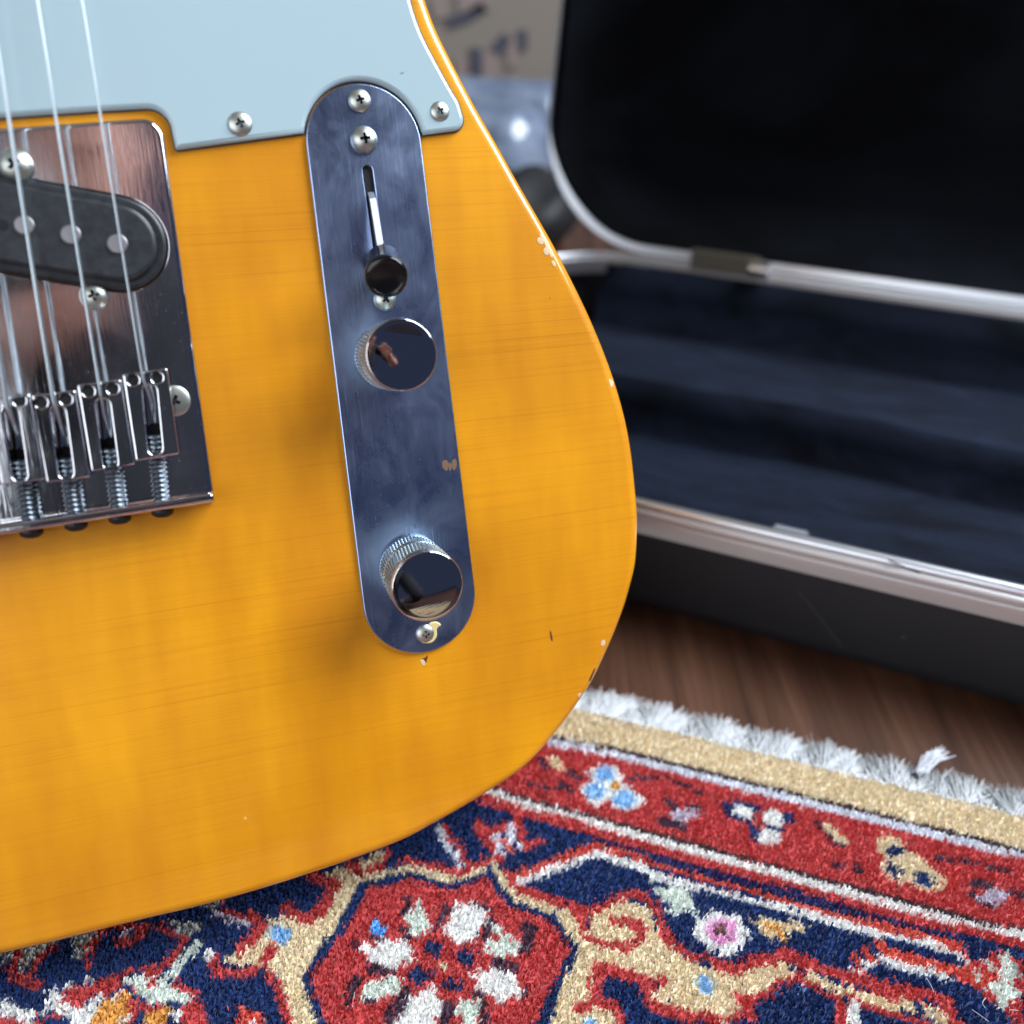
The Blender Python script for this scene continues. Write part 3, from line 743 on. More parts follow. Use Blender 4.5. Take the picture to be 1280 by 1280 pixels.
# zv points to the viewer when its case-y is negative
LD = 0.050
lid = finish('lid', shell_bm(crect(0), -LD, -0.004), case, [SHELL]); lid.matrix_local = lidM
rin = []
for p in crect(-0.0050):
    p = np.array(p); t = min(1, max(0, (p[1] - 0.35 * RC) / (0.55 * RC))) if p[0] < RC else 0
    rin.append(p + np.array([-0.0042 * t, 0]) if p[0] < RC else p)
o = finish('lid_rim', plate_bm(crect(0.0006), [rin], -0.0095, 0.0, 0.0009, 3, hbev=0.0005), lid, [ALU])
def lid_lining():
    o = np.array(crect(-0.005)); n = len(o); bm = bmesh.new()
    rings = [(o, -0.002), (offset(o, 0.004), -0.006), (offset(o, 0.012), -0.030), (offset(o, 0.022), -0.040), (offset(o, 0.035), -0.043)]
    rows = [[bm.verts.new((x, y, z)) for x, y in qq] for qq, z in rings]
    for a, b in zip(rows[:-1], rows[1:]):
        for i in range(n): bm.faces.new((a[i], a[(i + 1) % n], b[(i + 1) % n], b[i])).smooth = True
    bm.faces.new(rows[-1]); return bm
finish('lid_lining', lid_lining(), lid, [LIDPLUSH])
# hinge on the back rims, and a catch on the near rim
hl_ = clocal(on_z(930, 335, ZR + 0.004))
hb_ = bmesh.new(); box_into(hb_, (hl_[0] - 0.034, CW - 0.007, ZR - 0.001), (hl_[0] + 0.010, CW - 0.0035, ZR + 0.012)); bmesh.ops.bevel(hb_, geom=hb_.edges[:], offset=0.0008, segments=2, affect='EDGES')
hinge = from_bm('hinge', hb_, case, [simple('bronze_hinge', (0.34, 0.31, 0.24), 0.5, 1.0)])
kb = tube_bm([(hl_[0] + 0.004, CW - 0.008, ZR + 0.005), (hl_[0] + 0.016, CW - 0.008, ZR + 0.005)], 0.0042, 16)
from_bm('hinge_knuckle', kb, hinge, [simple('bright_knuckle', (0.85, 0.88, 0.92), 0.18, 1.0)], smooth=50)
cl_ = clocal(on_z(990, 645, ZR + 0.004))
kb = bmesh.new(); box_into(kb, (cl_[0] - 0.006, 0.0065, ZR - 0.004), (cl_[0] + 0.008, 0.0085, ZR + 0.0022)); bmesh.ops.bevel(kb, geom=kb.edges[:], offset=0.001, segments=2, affect='EDGES')
from_bm('latch_catch', kb, case, [ALU])

# ------------------------------------------------------------------ things out of focus behind the guitar
def at_y(x, y, Y): r = ray(x, y); return CAMP + r * (Y / r[1])
BOXM, MARK, PATCH = simple('grey_brown_cardboard', (0.22, 0.19, 0.16), 0.8), simple('dark_print', (0.055, 0.06, 0.085), 0.8), simple('pinkish_print', (0.26, 0.20, 0.185), 0.8)
BY = 1.30
bl_, br_ = at_y(470, 120, BY), at_y(704, 100, BY); bz = at_y(600, -60, BY)[2]
boxo = empty('cardboard_box', Matrix.Translation(((bl_[0] + br_[0]) / 2, BY, 0)), 'grey brown cardboard box with dark printed letters in the blurred background', 'box')
bw = (br_[0] - bl_[0]) / 2
kb = bmesh.new(); box_into(kb, (-bw, 0, 0.0), (bw, 0.30, bz)); bmesh.ops.bevel(kb, geom=kb.edges[:], offset=0.004, segments=2, affect='EDGES')
from_bm('carton', kb, boxo, [BOXM])
kb = bmesh.new(); box_into(kb, (-bw, -0.002, bz - 0.02), (bw, 0.30, bz + 0.003)); from_bm('carton_flap', kb, boxo, [BOXM])
def mark(path, w, m, nm):
    bm = bmesh.new(); P = [at_y(x, y, BY - 0.003) - np.array([(bl_[0] + br_[0]) / 2, BY, 0]) for x, y in path]
    for a, b in zip(P[:-1], P[1:]):
        d = b - a; d /= np.linalg.norm(d); n_ = np.array([-d[2], 0, d[0]]) * w
        f = [bm.verts.new(v) for v in (a + n_, b + n_, b - n_, a - n_)]; bm.faces.new(f)
        g = [bm.verts.new(v + np.array([0, 0.0026, 0])) for v in (a + n_, b + n_, b - n_, a - n_)]; bm.faces.new(g[::-1])
        for i in range(4): bm.faces.new((f[i], f[(i + 1) % 4], g[(i + 1) % 4], g[i]))
    from_bm(nm, bm, boxo, [m])
mark([(572, 4), (612, -2)], 0.012, PATCH, 'printed_patch'); mark([(540, 12), (556, 8)], 0.012, PATCH, 'printed_patch')
mark([(560, 28), (582, 22), (606, 8)], 0.006, MARK, 'printed_letter')
mark([(595, 60), (595, 92)], 0.007, MARK, 'printed_letter'); mark([(612, 100), (612, 66)], 0.009, PATCH, 'printed_patch')
mark([(618, 66), (634, 46)], 0.007, MARK, 'printed_letter'); mark([(640, 84), (640, 48)], 0.006, PATCH, 'printed_patch')
mark([(653, 38), (653, 62)], 0.006, MARK, 'printed_letter'); mark([(576, 110), (577, 74)], 0.008, PATCH, 'printed_patch')
def mk_wrap():
    m, N, L, b = mat('blue_white_plastic_wrap')
    h = noise(N, L, (22, 22, 22), 1.0, 3, 0.6)
    L.new(ramp(N, L, h, [(0.35, (0.10, 0.13, 0.20)), (0.65, (0.24, 0.29, 0.38))]), b.inputs['Base Color'])
    b.inputs['Roughness'].default_value = 0.22; b.inputs['Coat Weight'].default_value = 0.6; bump(N, L, h, 0.2, 0.01, b); return m
WRAP = mk_wrap()
def roll(name, p, ax3, r, label):
    p = np.array(p); d = np.array(ax3, float); d /= np.linalg.norm(d)
    prof = [(0, -r * 0.55)] + [(r * math.sin(a), -r * 0.55 * math.cos(a)) for a in np.linspace(0.15, math.pi / 2, 8)] + [(r * 0.985, 0.10), (r, 0.2), (r * 0.9, 0.30), (0, 0.30)]
    o = from_bm(name, lathe_bm(prof, 36), None, [WRAP], smooth=50); o.matrix_world = axis_matrix(p, p + d)
    o['label'] = label; o['category'] = 'plastic roll'; o['group'] = 'rolls of plastic wrap behind the guitar'
c0 = at_y(650, 178, 0.90); roll('plastic_roll', (c0[0], 0.90, 0.046), (-0.80, 0.52, 0.0), 0.046, 'shiny pale blue roll of plastic wrap lying nearer the guitar edge')
c1 = at_y(690, 128, 1.06); roll('plastic_roll', (c1[0], 1.05, 0.043), (-0.80, 0.30, 0.0), 0.043, 'dull pale blue roll of plastic wrap lying just in front of the box')
kb = bmesh.new(); r_ = bmesh.ops.create_uvsphere(kb, u_segments=32, v_segments=20, radius=1.0)
for v in kb.verts:
    s = 1 + 0.05 * math.sin(5 * v.co.x + 3 * v.co.y) ; v.co = Vector((v.co.x * 0.058 * s, v.co.y * 0.06 * s, v.co.z * 0.034 + (0.004 * math.sin(9 * v.co.x))))
    if v.co.z < -0.026: v.co.z = -0.026
pp = at_y(628, 240, 0.80)
pouch = from_bm('gig_pouch', kb, None, [SHELL], smooth=60); pouch.location = (pp[0] + 0.010, 0.80, 0.0265); pouch.rotation_euler = (0, 0, rad(-24))
pouch['label'] = 'rounded black pouch between the guitar edge and the plastic rolls'; pouch['category'] = 'pouch'

# ------------------------------------------------------------------ rug: pattern, pile, fringe
RZ = 0.0085                                                    # pile tips
K = {'navy': (0.012, 0.042, 0.175), 'red': (0.62, 0.080, 0.082), 'ored': (0.72, 0.115, 0.085), 'cream': (0.85, 0.735, 0.53), 'white': (0.90, 0.90, 0.88), 'bwhite': (0.80, 0.84, 0.92),
     'lblue': (0.36, 0.62, 0.90), 'blue': (0.16, 0.50, 0.92), 'purple': (0.10, 0.045, 0.085), 'dark': (0.085, 0.045, 0.055), 'gold': (0.78, 0.42, 0.10), 'grey': (0.55, 0.57, 0.55), 'pgrey': (0.62, 0.56, 0.66),
     'pink': (0.86, 0.46, 0.72), 'salmon': (0.80, 0.24, 0.21), 'brown': (0.18, 0.10, 0.08), 'gwhite': (0.78, 0.84, 0.78), 'vnavy': (0.030, 0.025, 0.14)}
CROPS = {'A': (0, 1080, 6.4), 'B': (180, 1080, 6.4), 'C': (360, 1060, 5.818), 'D': (540, 1060, 5.818), 'E': (560, 940, 8.0), 'e': (540, 940, 6.4), 'F': (720, 1060, 5.818),
         'G': (900, 1060, 5.818), 'H': (1060, 1060, 5.818), 'I': (660, 860, 5.818), 'J': (840, 900, 5.818), 'K': (1040, 920, 5.333), '.': (0, 0, 1.0)}
shapes = []
def cv_(c, pts): ox, oy, s = CROPS[c]; return np.array([(ox + x / s, oy + y / s) for x, y in pts])
def P(col, c, *pts): shapes.append(('p', col, cv_(c, pts), 0))
def T(col, c, w, *pts): shapes.append(('s', col, cv_(c, pts), w / CROPS[c][2] / 2))
def E_(col, c, x, y, rx, ry): P(col, c, *[(x + rx * math.cos(t), y + ry * math.sin(t)) for t in np.linspace(0, 2 * math.pi, 17)[:-1]])
# border bands (far to near)
CR = [(560, 840), (735, 888), (790, 906), (880, 927), (960, 947), (1040, 963), (1160, 991), (1280, 1021), (1500, 1076)]
D1 = [(560, 879), (701, 920), (797, 941), (880, 961), (940, 977), (1040, 1002.5), (1160, 1031), (1280, 1060), (1500, 1114)]
W1 = [(560, 890), (693, 930), (797, 953), (880, 975), (940, 991), (1040, 1016), (1160, 1044), (1280, 1072), (1500, 1126)]
W2u = [(540, 962), (619, 986), (660, 999), (720, 1014), (763, 1026), (880, 1060), (951, 1080), (1089, 1115), (1163, 1137), (1280, 1163), (1500, 1216)]
W2 = [(540, 971), (614, 994), (660, 1009), (720, 1023), (763, 1038), (880, 1071), (951, 1090), (1089, 1126), (1163, 1146), (1280, 1174), (1500, 1228)]
R1 = [(540, 982), (602, 1003), (640, 1015), (685, 1028), (720, 1038), (806, 1060), (875, 1081), (930, 1094), (1000, 1112), (1142, 1154), (1201, 1167), (1280, 1184), (1500, 1240)]
TOPL = [(560, 700), (1500, 900)]
def band(col, a, b): shapes.append(('p', col, np.array(a + b[::-1], float), 0))
band('cream', TOPL, D1); band('bwhite', D1, W1); band('red', W1, W2u); band('white', W2u, W2); band('red', W2, R1)
shapes.append(('s', 'dark', np.array([(x, y + 1.2) for x, y in D1]), 2.0)); shapes.append(('s', 'dark', np.array([(x, y - 2.0) for x, y in W2u]), 2.2))
T('vnavy', '.', 8, (745, 1050), (806, 1064), (875, 1086), (926, 1100), (1003, 1121), (1085, 1142), (1146, 1161), (1170, 1168))
T('ored', '.', 8, (735, 1057), (790, 1066), (823, 1081), (892, 1100), (940, 1113), (1003, 1131), (1120, 1160), (1146, 1167), (1200, 1187))
# motifs in the red border
T('purple', 'I', 40, (300, 600), (370, 650)); T('purple', 'I', 45, (100, 515), (125, 570)); T('purple', 'I', 28, (0, 690), (160, 740)); T('purple', 'I', 50, (240, 700), (320, 740))
P('cream', 'I', (150, 500), (230, 490), (250, 550), (295, 585), (260, 605), (170, 560))
T('purple', 'I', 24, (740, 650), (1000, 640), (1280, 760)); T('purple', 'I', 40, (1010, 800), (1060, 860)); T('purple', 'I', 55, (970, 950), (1120, 1010)); T('purple', 'I', 25, (1100, 845), (1280, 865))
P('white', 'I', (430, 600), (470, 570), (500, 575), (530, 540), (570, 565), (640, 555), (650, 590), (690, 620), (700, 690), (790, 740), (800, 770), (860, 780), (850, 840), (760, 880), (680, 890), (620, 860), (580, 790), (520, 860), (430, 820), (410, 760), (375, 735), (400, 680), (480, 690), (440, 640))
E_('lblue', 'I', 548, 625, 75, 58); E_('lblue', 'I', 492, 742, 75, 62); E_('lblue', 'I', 700, 800, 82, 66); E_('gold', 'I', 640, 705, 32, 28)
P('pgrey', 'I', (1040, 900), (1130, 870), (1240, 880), (1285, 910), (1200, 935), (1130, 975), (1050, 950))
T('navy', 'J', 60, (390, 600), (440, 680), (580, 720), (610, 850)); T('navy', 'J', 50, (470, 590), (630, 640)); E_('navy', 'J', 850, 710, 42, 42); T('navy', 'J', 30, (690, 770), (820, 800))
P('white', 'J', (440, 620), (520, 600), (600, 640), (590, 700), (520, 720), (460, 690)); P('white', 'J', (650, 670), (700, 640), (790, 650), (815, 730), (780, 780), (700, 760), (660, 720))
P('white', 'J', (630, 800), (670, 770), (760, 800), (815, 830), (790, 890), (700, 900), (630, 870)); E_('salmon', 'J', 605, 735, 30, 26)
T('purple', 'J', 26, (1060, 730), (1150, 850), (1260, 915)); P('cream', 'J', (1100, 765), (1130, 745), (1210, 790), (1280, 850), (1285, 900), (1200, 870), (1140, 820))
P('cream', 'K', (285, 690), (370, 655), (470, 685), (500, 740), (600, 800), (670, 870), (765, 940), (750, 1015), (620, 1035), (560, 990), (470, 965), (360, 940), (335, 860), (350, 800), (300, 745))
P('navy', 'K', (350, 750), (400, 720), (485, 740), (475, 792), (400, 790)); P('navy', 'K', (355, 820), (440, 850), (485, 925), (440, 935), (370, 892)); P('navy', 'K', (565, 890), (675, 920), (675, 1005), (570, 975))
T('purple', 'K', 24, (690, 800), (1000, 840), (1200, 905)); T('purple', 'K', 50, (950, 970), (1045, 990)); T('purple', 'K', 42, (930, 1050), (1080, 1135)); T('purple', 'K', 42, (1180, 1030), (1290, 1055))
P('pgrey', 'K', (975, 1070), (1080, 1005), (1160, 1020), (1225, 1060), (1180, 1085), (1110, 1115), (1020, 1100))
T('purple', 'K', 26, (10, 850), (80, 860)); T('purple', 'K', 50, (165, 880), (185, 900))
# field: the flower under the border
T('red', 'E', 120, (310, 720), (430, 900), (520, 1040)); T('red', 'E', 95, (470, 760), (580, 735)); T('red', 'E', 95, (690, 655), (750, 840), (760, 950)); T('red', 'E', 95, (760, 925), (930, 880))
T('bwhite', 'E', 75, (640, 720), (640, 860), (600, 920)); T('bwhite', 'E', 55, (450, 830), (520, 830), (500, 970), (560, 1010)); E_('bwhite', 'E', 730, 945, 40, 40); T('salmon', 'E', 70, (560, 880), (640, 985))
T('red', 'e', 55, (110, 590), (150, 690), (230, 760), (260, 850), (330, 900)); T('bwhite', 'e', 62, (60, 590), (110, 720), (200, 840), (225, 910))
# navy wedge outline with white knots
T('ored', '.', 9, (645, 1093), (670, 1083), (700, 1073), (727, 1061), (751, 1055))
T('white', '.', 10, (651, 1100), (665, 1096), (683, 1089), (700, 1083), (716, 1077), (734, 1069), (751, 1066), (790, 1078), (823, 1094), (892, 1111), (940, 1124), (1003, 1141), (1060, 1155), (1120, 1170), (1146, 1178), (1204, 1197))
for x, y in ((668, 1087), (685, 1080), (702, 1073), (719, 1065)): E_('navy', '.', x + 9, y + 14, 5, 4)
# red outline below the wedge, the long cream arm
T('red', 'F', 70, (0, 400), (60, 480)); T('red', 'D', 62, (540, 170), (590, 270), (700, 320), (900, 370), (1020, 430), (1075, 560))
P('cream', '.', (735, 1163), (740.6, 1141), (760, 1132), (782, 1122), (813, 1134), (823, 1166), (840, 1184), (868, 1203), (892, 1206), (926, 1217), (934, 1208), (972, 1196), (1001, 1215), (993, 1223), (976, 1232), (957, 1249), (919, 1242), (931, 1259), (910, 1266),
  (917, 1290), (892, 1272), (866, 1264), (818, 1247), (813, 1240), (826, 1232), (799, 1218), (771, 1211), (751, 1203), (739, 1251), (720, 1258), (727, 1268), (712, 1290), (680, 1300), (688, 1282), (695, 1261), (703, 1234), (710, 1209), (720, 1184), (712, 1173), (705, 1156), (695, 1136), (712, 1132), (726, 1160))
T('red', 'F', 62, (50, 590), (90, 450), (200, 410), (330, 340), (400, 322), (540, 370), (610, 480), (640, 590), (700, 690), (850, 780), (960, 790), (1100, 850), (1220, 870), (1290, 840))
T('red', 'F', 56, (270, 520), (380, 530), (480, 550), (480, 640), (380, 720), (220, 690), (70, 640))
T('red', 'F', 92, (180, 850), (110, 1140)); T('red', 'F', 72, (180, 850), (340, 910), (500, 960), (640, 970)); T('red', 'F', 84, (510, 960), (530, 1110), (640, 1170), (860, 1220), (1050, 1250)); T('red', 'F', 84, (40, 1150), (240, 1130), (320, 1200), (360, 1300))
T('red', 'F', 60, (1160, 1060), (1260, 1130), (1300, 1120)); T('red', 'F', 50, (1130, 1210), (1290, 1180))
P('navy', 'F', (240, 930), (310, 920), (440, 990), (490, 1060), (500, 1140), (620, 1210), (730, 1230), (740, 1340), (400, 1340), (340, 1190), (310, 1120), (190, 1090), (190, 1040), (230, 1000))
P('cream', 'F', (30, 1210), (100, 1165), (230, 1155), (285, 1220), (310, 1340), (0, 1340)); P('lblue', 'F', (40, 1250), (130, 1230), (165, 1340), (25, 1340))
P('lblue', 'F', (860, 960), (920, 900), (990, 930), (1000, 1060), (920, 1030))
P('gwhite', 'F', (525, 215), (600, 265), (680, 275), (770, 270), (830, 300), (850, 370), (885, 430), (870, 475), (800, 445), (760, 485), (700, 475), (650, 450), (690, 400), (600, 350), (565, 290))
P('white', 'F', (965, 425), (1010, 440), (1060, 455), (1110, 480), (1170, 455), (1215, 500), (1210, 560), (1280, 600), (1240, 690), (1220, 740), (1180, 700), (1190, 760), (1100, 790), (1040, 745), (980, 730), (920, 680), (850, 620), (880, 530), (860, 480), (940, 490))
E_('pink', 'F', 1065, 600, 112, 92); E_('brown', 'F', 1060, 590, 46, 36)
P('cream', 'G', (215, 515), (330, 495), (480, 520), (630, 540), (645, 595), (530, 600), (485, 685), (400, 675), (310, 625), (285, 570)); T('gold', 'G', 60, (345, 550), (420, 570), (455, 640))
T('red', 'G', 84, (0, 860), (160, 870), (260, 800), (380, 800), (440, 755), (560, 800), (780, 880), (900, 920), (1100, 990), (1290, 1080)); T('cream', 'G', 68, (640, 920), (800, 990), (1000, 1060), (1200, 1140), (1290, 1170))
T('red', 'G', 44, (600, 950), (760, 1040), (860, 1090)); T('red', 'G', 70, (860, 1090), (890, 1160), (880, 1340)); T('white', 'G', 80, (985, 1135), (975, 1340)); T('red', 'G', 46, (1040, 1110), (1200, 1190), (1290, 1220))
T('red', 'G', 60, (110, 1060), (250, 1090), (340, 1060), (440, 975), (540, 940), (600, 915)); T('red', 'G', 62, (90, 1230), (200, 1170), (280, 1250))
P('navy', 'G', (230, 1115), (320, 1110), (430, 1050), (520, 1000), (600, 985), (700, 1025), (830, 1095), (855, 1150), (850, 1340), (200, 1340), (290, 1240)); E_('lblue', 'G', 590, 1010, 26, 30)
P('red', 'H', (1000, 800), (1120, 730), (1290, 830), (1290, 1300), (1200, 1250), (1130, 1140), (1010, 1090), (1000, 1000), (880, 940), (860, 850))
T('ored', 'H', 90, (240, 700), (400, 770), (600, 840), (760, 860), (900, 960), (980, 990)); T('ored', 'H', 60, (600, 640), (700, 680), (820, 700), (860, 800), (900, 850)); T('white', 'H', 56, (130, 845), (260, 795), (420, 855), (600, 895), (740, 935)); T('white', 'H', 50, (40, 865), (90, 890))
T('ored', 'H', 52, (50, 785), (80, 830)); T('ored', 'H', 52, (120, 735), (190, 795)); T('white', 'H', 58, (480, 670), (600, 690), (820, 780), (850, 820)); T('navy', 'H', 62, (300, 670), (500, 735), (810, 820))
T('gwhite', 'H', 95, (1140, 790), (1150, 960), (1130, 1120)); T('gwhite', 'H', 60, (935, 895), (970, 930)); T('gwhite', 'H', 85, (1060, 1000), (1220, 1060)); T('gwhite', 'H', 46, (1015, 820), (1070, 870)); T('grey', 'H', 60, (1220, 850), (1250, 920)); E_('ored', 'H', 1040, 930, 45, 38)
E_('white', 'H', 645, 850, 50, 18)
T('red', 'H', 95, (0, 920), (160, 960), (300, 1010), (560, 1060), (740, 1110), (730, 1180)); T('cream', 'H', 76, (0, 1015), (180, 1100), (320, 1135), (480, 1150)); T('red', 'H', 52, (0, 1065), (120, 1130), (300, 1195), (480, 1235), (620, 1280)); T('cream', 'H', 66, (590, 1165), (680, 1195), (710, 1290)); T('red', 'H', 62, (760, 1260), (860, 1290)); T('white', 'H', 85, (60, 1130), (50, 1340))
# medallion
P('cream', '.', (325, 1149), (352, 1144), (367, 1149), (360, 1146), (377, 1149), (394, 1146), (411, 1129), (423, 1108), (408, 1091), (436, 1080), (447, 1092), (453, 1102), (429, 1152), (403, 1182), (380, 1220), (388, 1255), (402, 1290), (366, 1290), (362, 1262), (353, 1244), (349, 1221), (336, 1211), (325, 1205), (310, 1202), (299, 1210), (285, 1203), (281, 1196), (310, 1181), (320, 1167))
P('red', '.', (453, 1106), (429, 1156), (406, 1184), (382, 1221), (391, 1252), (405, 1280), (440, 1330), (560, 1345), (650, 1325), (677, 1270), (691, 1240), (705, 1218), (719, 1184), (705, 1166), (688, 1142), (643, 1129), (626, 1113), (612, 1089), (591, 1098), (566, 1106), (508, 1093), (477, 1101))
T('navy', '.', 10, (455, 1106), (429, 1156), (406, 1184), (382, 1221), (391, 1252), (405, 1280), (440, 1330)); T('navy', '.', 9, (719, 1184), (712, 1200), (705, 1218), (691, 1240), (677, 1270), (650, 1325)); T('navy', '.', 7, (470, 1104), (490, 1100), (508, 1092), (563, 1108), (592, 1098), (613, 1089), (626, 1113), (643, 1130), (688, 1143), (705, 1166), (714, 1176))
T('cream', '.', 9, (446, 1096), (470, 1093), (497, 1087), (515, 1083), (566, 1099)); T('cream', '.', 8, (574, 1096), (605, 1086)); T('cream', '.', 9, (617, 1077), (626, 1094), (638, 1111), (645, 1121), (671, 1129), (695, 1136), (708, 1151), (722, 1172))
T('red', '.', 9, (500, 1076), (511, 1073), (549, 1082), (573, 1090), (597, 1080), (609, 1074)); T('red', '.', 12, (437, 1079), (453, 1087), (474, 1081), (484, 1064)); T('cream', '.', 13, (456, 1080), (475, 1067))
for w, pts in ((32, [(870, 350), (880, 420), (800, 500)]), (46, [(1140, 420), (1100, 560)]), (42, [(830, 570), (880, 640)]), (26, [(600, 640), (720, 655)]), (42, [(480, 670), (510, 740)]), (56, [(600, 860), (740, 900)]), (66, [(500, 960), (440, 1120)]), (90, [(850, 1050), (740, 1240)]), (50, [(540, 1090), (600, 1120)])): T('purple', 'C', w, *pts)
for w, pts in ((62, [(440, 510), (380, 640)]), (62, [(680, 560), (740, 575), (680, 730)]), (62, [(470, 820), (600, 870)]), (42, [(700, 1020), (690, 1070)]), (66, [(340, 1060), (400, 1250)]), (76, [(120, 1150), (90, 1290)]), (44, [(120, 430), (40, 560)]), (40, [(330, 395), (420, 420)])): T('purple', 'D', w, *pts)
P('gwhite', 'C', (940, 370), (990, 400), (1010, 490), (1050, 560), (1030, 600), (960, 630), (900, 640), (860, 600), (900, 560), (840, 540), (850, 490), (890, 440))
P('white', 'D', (180, 400), (280, 380), (340, 405), (415, 450), (400, 530), (350, 580), (320, 660), (240, 680), (170, 715), (140, 640), (75, 600), (90, 540), (150, 470))
P('gwhite', 'D', (540, 600), (600, 640), (645, 680), (650, 730), (610, 790), (540, 760), (500, 800), (400, 770), (390, 720), (420, 660), (500, 650)); E_('gwhite', 'D', 475, 590, 44, 40)
P('white', 'D', (285, 910), (330, 880), (400, 890), (440, 855), (540, 880), (580, 900), (620, 940), (680, 1020), (660, 1075), (570, 1060), (550, 1120), (480, 1120), (440, 1060), (360, 1050), (330, 1020), (345, 970), (290, 950))
P('gwhite', 'D', (220, 1080), (280, 1095), (350, 1090), (350, 1180), (335, 1240), (360, 1340), (230, 1340), (220, 1240), (165, 1190), (190, 1140))
P('white', 'C', (1080, 1000), (1090, 1060), (1120, 1100), (1130, 1180), (1080, 1230), (1060, 1340), (720, 1340), (800, 1230), (850, 1140), (870, 1080), (950, 1040), (1040, 990))
P('gwhite', 'C', (770, 920), (830, 970), (820, 1030), (760, 1070), (690, 1060), (670, 1110), (610, 1100), (560, 1060), (530, 1130), (500, 1145), (485, 1110), (560, 1000), (600, 950), (680, 940))
P('white', 'C', (535, 690), (580, 675), (620, 700), (720, 650), (840, 655), (900, 690), (890, 750), (935, 810), (900, 850), (840, 830), (810, 890), (760, 870), (680, 840), (600, 820), (570, 770), (535, 740))
P('navy', 'C', (1010, 655), (1140, 680), (1120, 760), (1080, 795), (1040, 750), (975, 740)); P('navy', 'C', (895, 880), (940, 850), (1000, 890), (1095, 880), (1060, 930), (950, 975), (875, 950))
P('navy', 'D', (190, 715), (330, 760), (310, 820), (270, 865), (165, 810), (170, 770)); P('navy', 'D', (130, 915), (150, 960), (225, 970), (210, 1030), (160, 1055), (110, 990), (65, 970)); P('cream', 'C', (1095, 820), (1195, 830), (1160, 885), (1095, 870))
P('blue', 'C', (600, 565), (640, 515), (735, 570), (690, 625), (600, 612))
# left of the medallion
for w, pts in ((14, [(316, 1144), (325, 1155), (317, 1171), (299, 1188)]), (12, [(267, 1193), (268, 1211), (296, 1217), (317, 1211)]), (12, [(340, 1184), (331, 1205)]), (13, [(336, 1216), (349, 1236), (355, 1257), (362, 1290)]), (15, [(358, 1134), (377, 1146), (391, 1146), (408, 1125), (418, 1103), (394, 1096)]), (8, [(275, 1130), (286, 1140), (312, 1147)])): T('red', '.', w, *pts)
P('lblue', 'B', (990, 510), (1080, 465), (1195, 530), (1120, 630), (1000, 575)); T('pgrey', 'B', 55, (555, 390), (640, 425), (830, 480)); T('grey', 'B', 60, (480, 315), (590, 310))
T('red', 'B', 60, (330, 590), (220, 745), (60, 880)); T('red', 'B', 62, (90, 490), (240, 555), (330, 575)); T('grey', 'B', 80, (240, 460), (370, 520), (420, 480)); T('gwhite', 'B', 75, (420, 630), (300, 770), (150, 940))
P('gwhite', 'B', (0, 900), (70, 880), (180, 950), (320, 1000), (410, 1020), (350, 1110), (200, 1080), (20, 1130)); P('red', 'B', (190, 960), (270, 905), (390, 985), (475, 1000), (420, 1045), (330, 1020)); P('red', 'B', (310, 1130), (430, 1060), (490, 1140), (520, 1200), (500, 1340), (300, 1340))
P('gold', 'B', (0, 1190), (150, 1120), (230, 1140), (210, 1250), (60, 1340), (0, 1340)); P('white', 'B', (220, 1150), (310, 1180), (280, 1245), (230, 1235)); P('red', 'B', (0, 1150), (170, 1095), (150, 1135), (20, 1190)); P('ored', 'B', (710, 1100), (860, 1140), (970, 1190), (930, 1340), (710, 1340), (770, 1190)); P('white', 'B', (815, 1250), (900, 1240), (925, 1340), (805, 1340))
P('white', 'B', (480, 715), (520, 675), (578, 710), (510, 775))
P('grey', 'A', (0, 600), (560, 520), (440, 640), (330, 720), (190, 855), (150, 830), (180, 690), (100, 740), (0, 815)); T('red', 'A', 80, (150, 690), (90, 850), (240, 960), (310, 945)); T('red', 'A', 62, (430, 650), (340, 720), (250, 850)); P('grey', 'A', (550, 560), (830, 480), (770, 620), (630, 765), (555, 740), (600, 640)); T('red', 'A', 72, (850, 500), (700, 700), (710, 800)); T('red', 'A', 70, (900, 490), (1180, 500), (1080, 590), (960, 620)); E_('pgrey', 'A', 1010, 545, 40, 36)
P('white', 'A', (0, 1080), (50, 1050), (130, 1140), (190, 1130), (240, 1165), (310, 1180), (390, 1120), (370, 1010), (440, 955), (480, 1010), (500, 1080), (640, 1160), (720, 1080), (815, 995), (825, 1080), (760, 1160), (690, 1340), (560, 1340), (550, 1230), (490, 1230), (400, 1170), (300, 1210), (240, 1340), (170, 1230), (80, 1190), (0, 1190))
P('white', 'A', (495, 1005), (570, 915), (605, 970)); P('white', 'A', (655, 950), (710, 865), (745, 950), (700, 995)); P('red', 'A', (455, 1030), (560, 980), (660, 970), (740, 960), (820, 880), (950, 880), (1050, 795), (1115, 830), (950, 920), (960, 980), (1080, 990), (1060, 1025), (880, 1020), (830, 1070), (805, 1000), (700, 1090), (635, 1165), (560, 1120))
P('gwhite', 'A', (970, 930), (1080, 880), (1180, 850), (1230, 950), (1290, 1000), (1290, 1090), (1200, 1110), (1090, 1050), (1080, 980)); T('red', 'A', 52, (1160, 830), (1235, 960)); P('gold', 'A', (870, 1050), (1000, 1000), (1085, 1040), (1040, 1110), (1060, 1180), (930, 1340), (680, 1340), (760, 1180), (820, 1120)); P('white', 'A', (900, 1005), (985, 1020), (930, 1085)); P('white', 'A', (930, 1250), (1045, 1185), (1020, 1340)); P('red', 'A', (1040, 1080), (1155, 1085), (1120, 1160), (1100, 1250), (1035, 1280))
P('red', 'A', (-10, 1215), (80, 1200), (160, 1240), (190, 1340), (-10, 1340)); P('red', 'A', (270, 1230), (355, 1220), (340, 1340), (255, 1340)); P('red', 'A', (405, 1200), (490, 1185), (480, 1235))
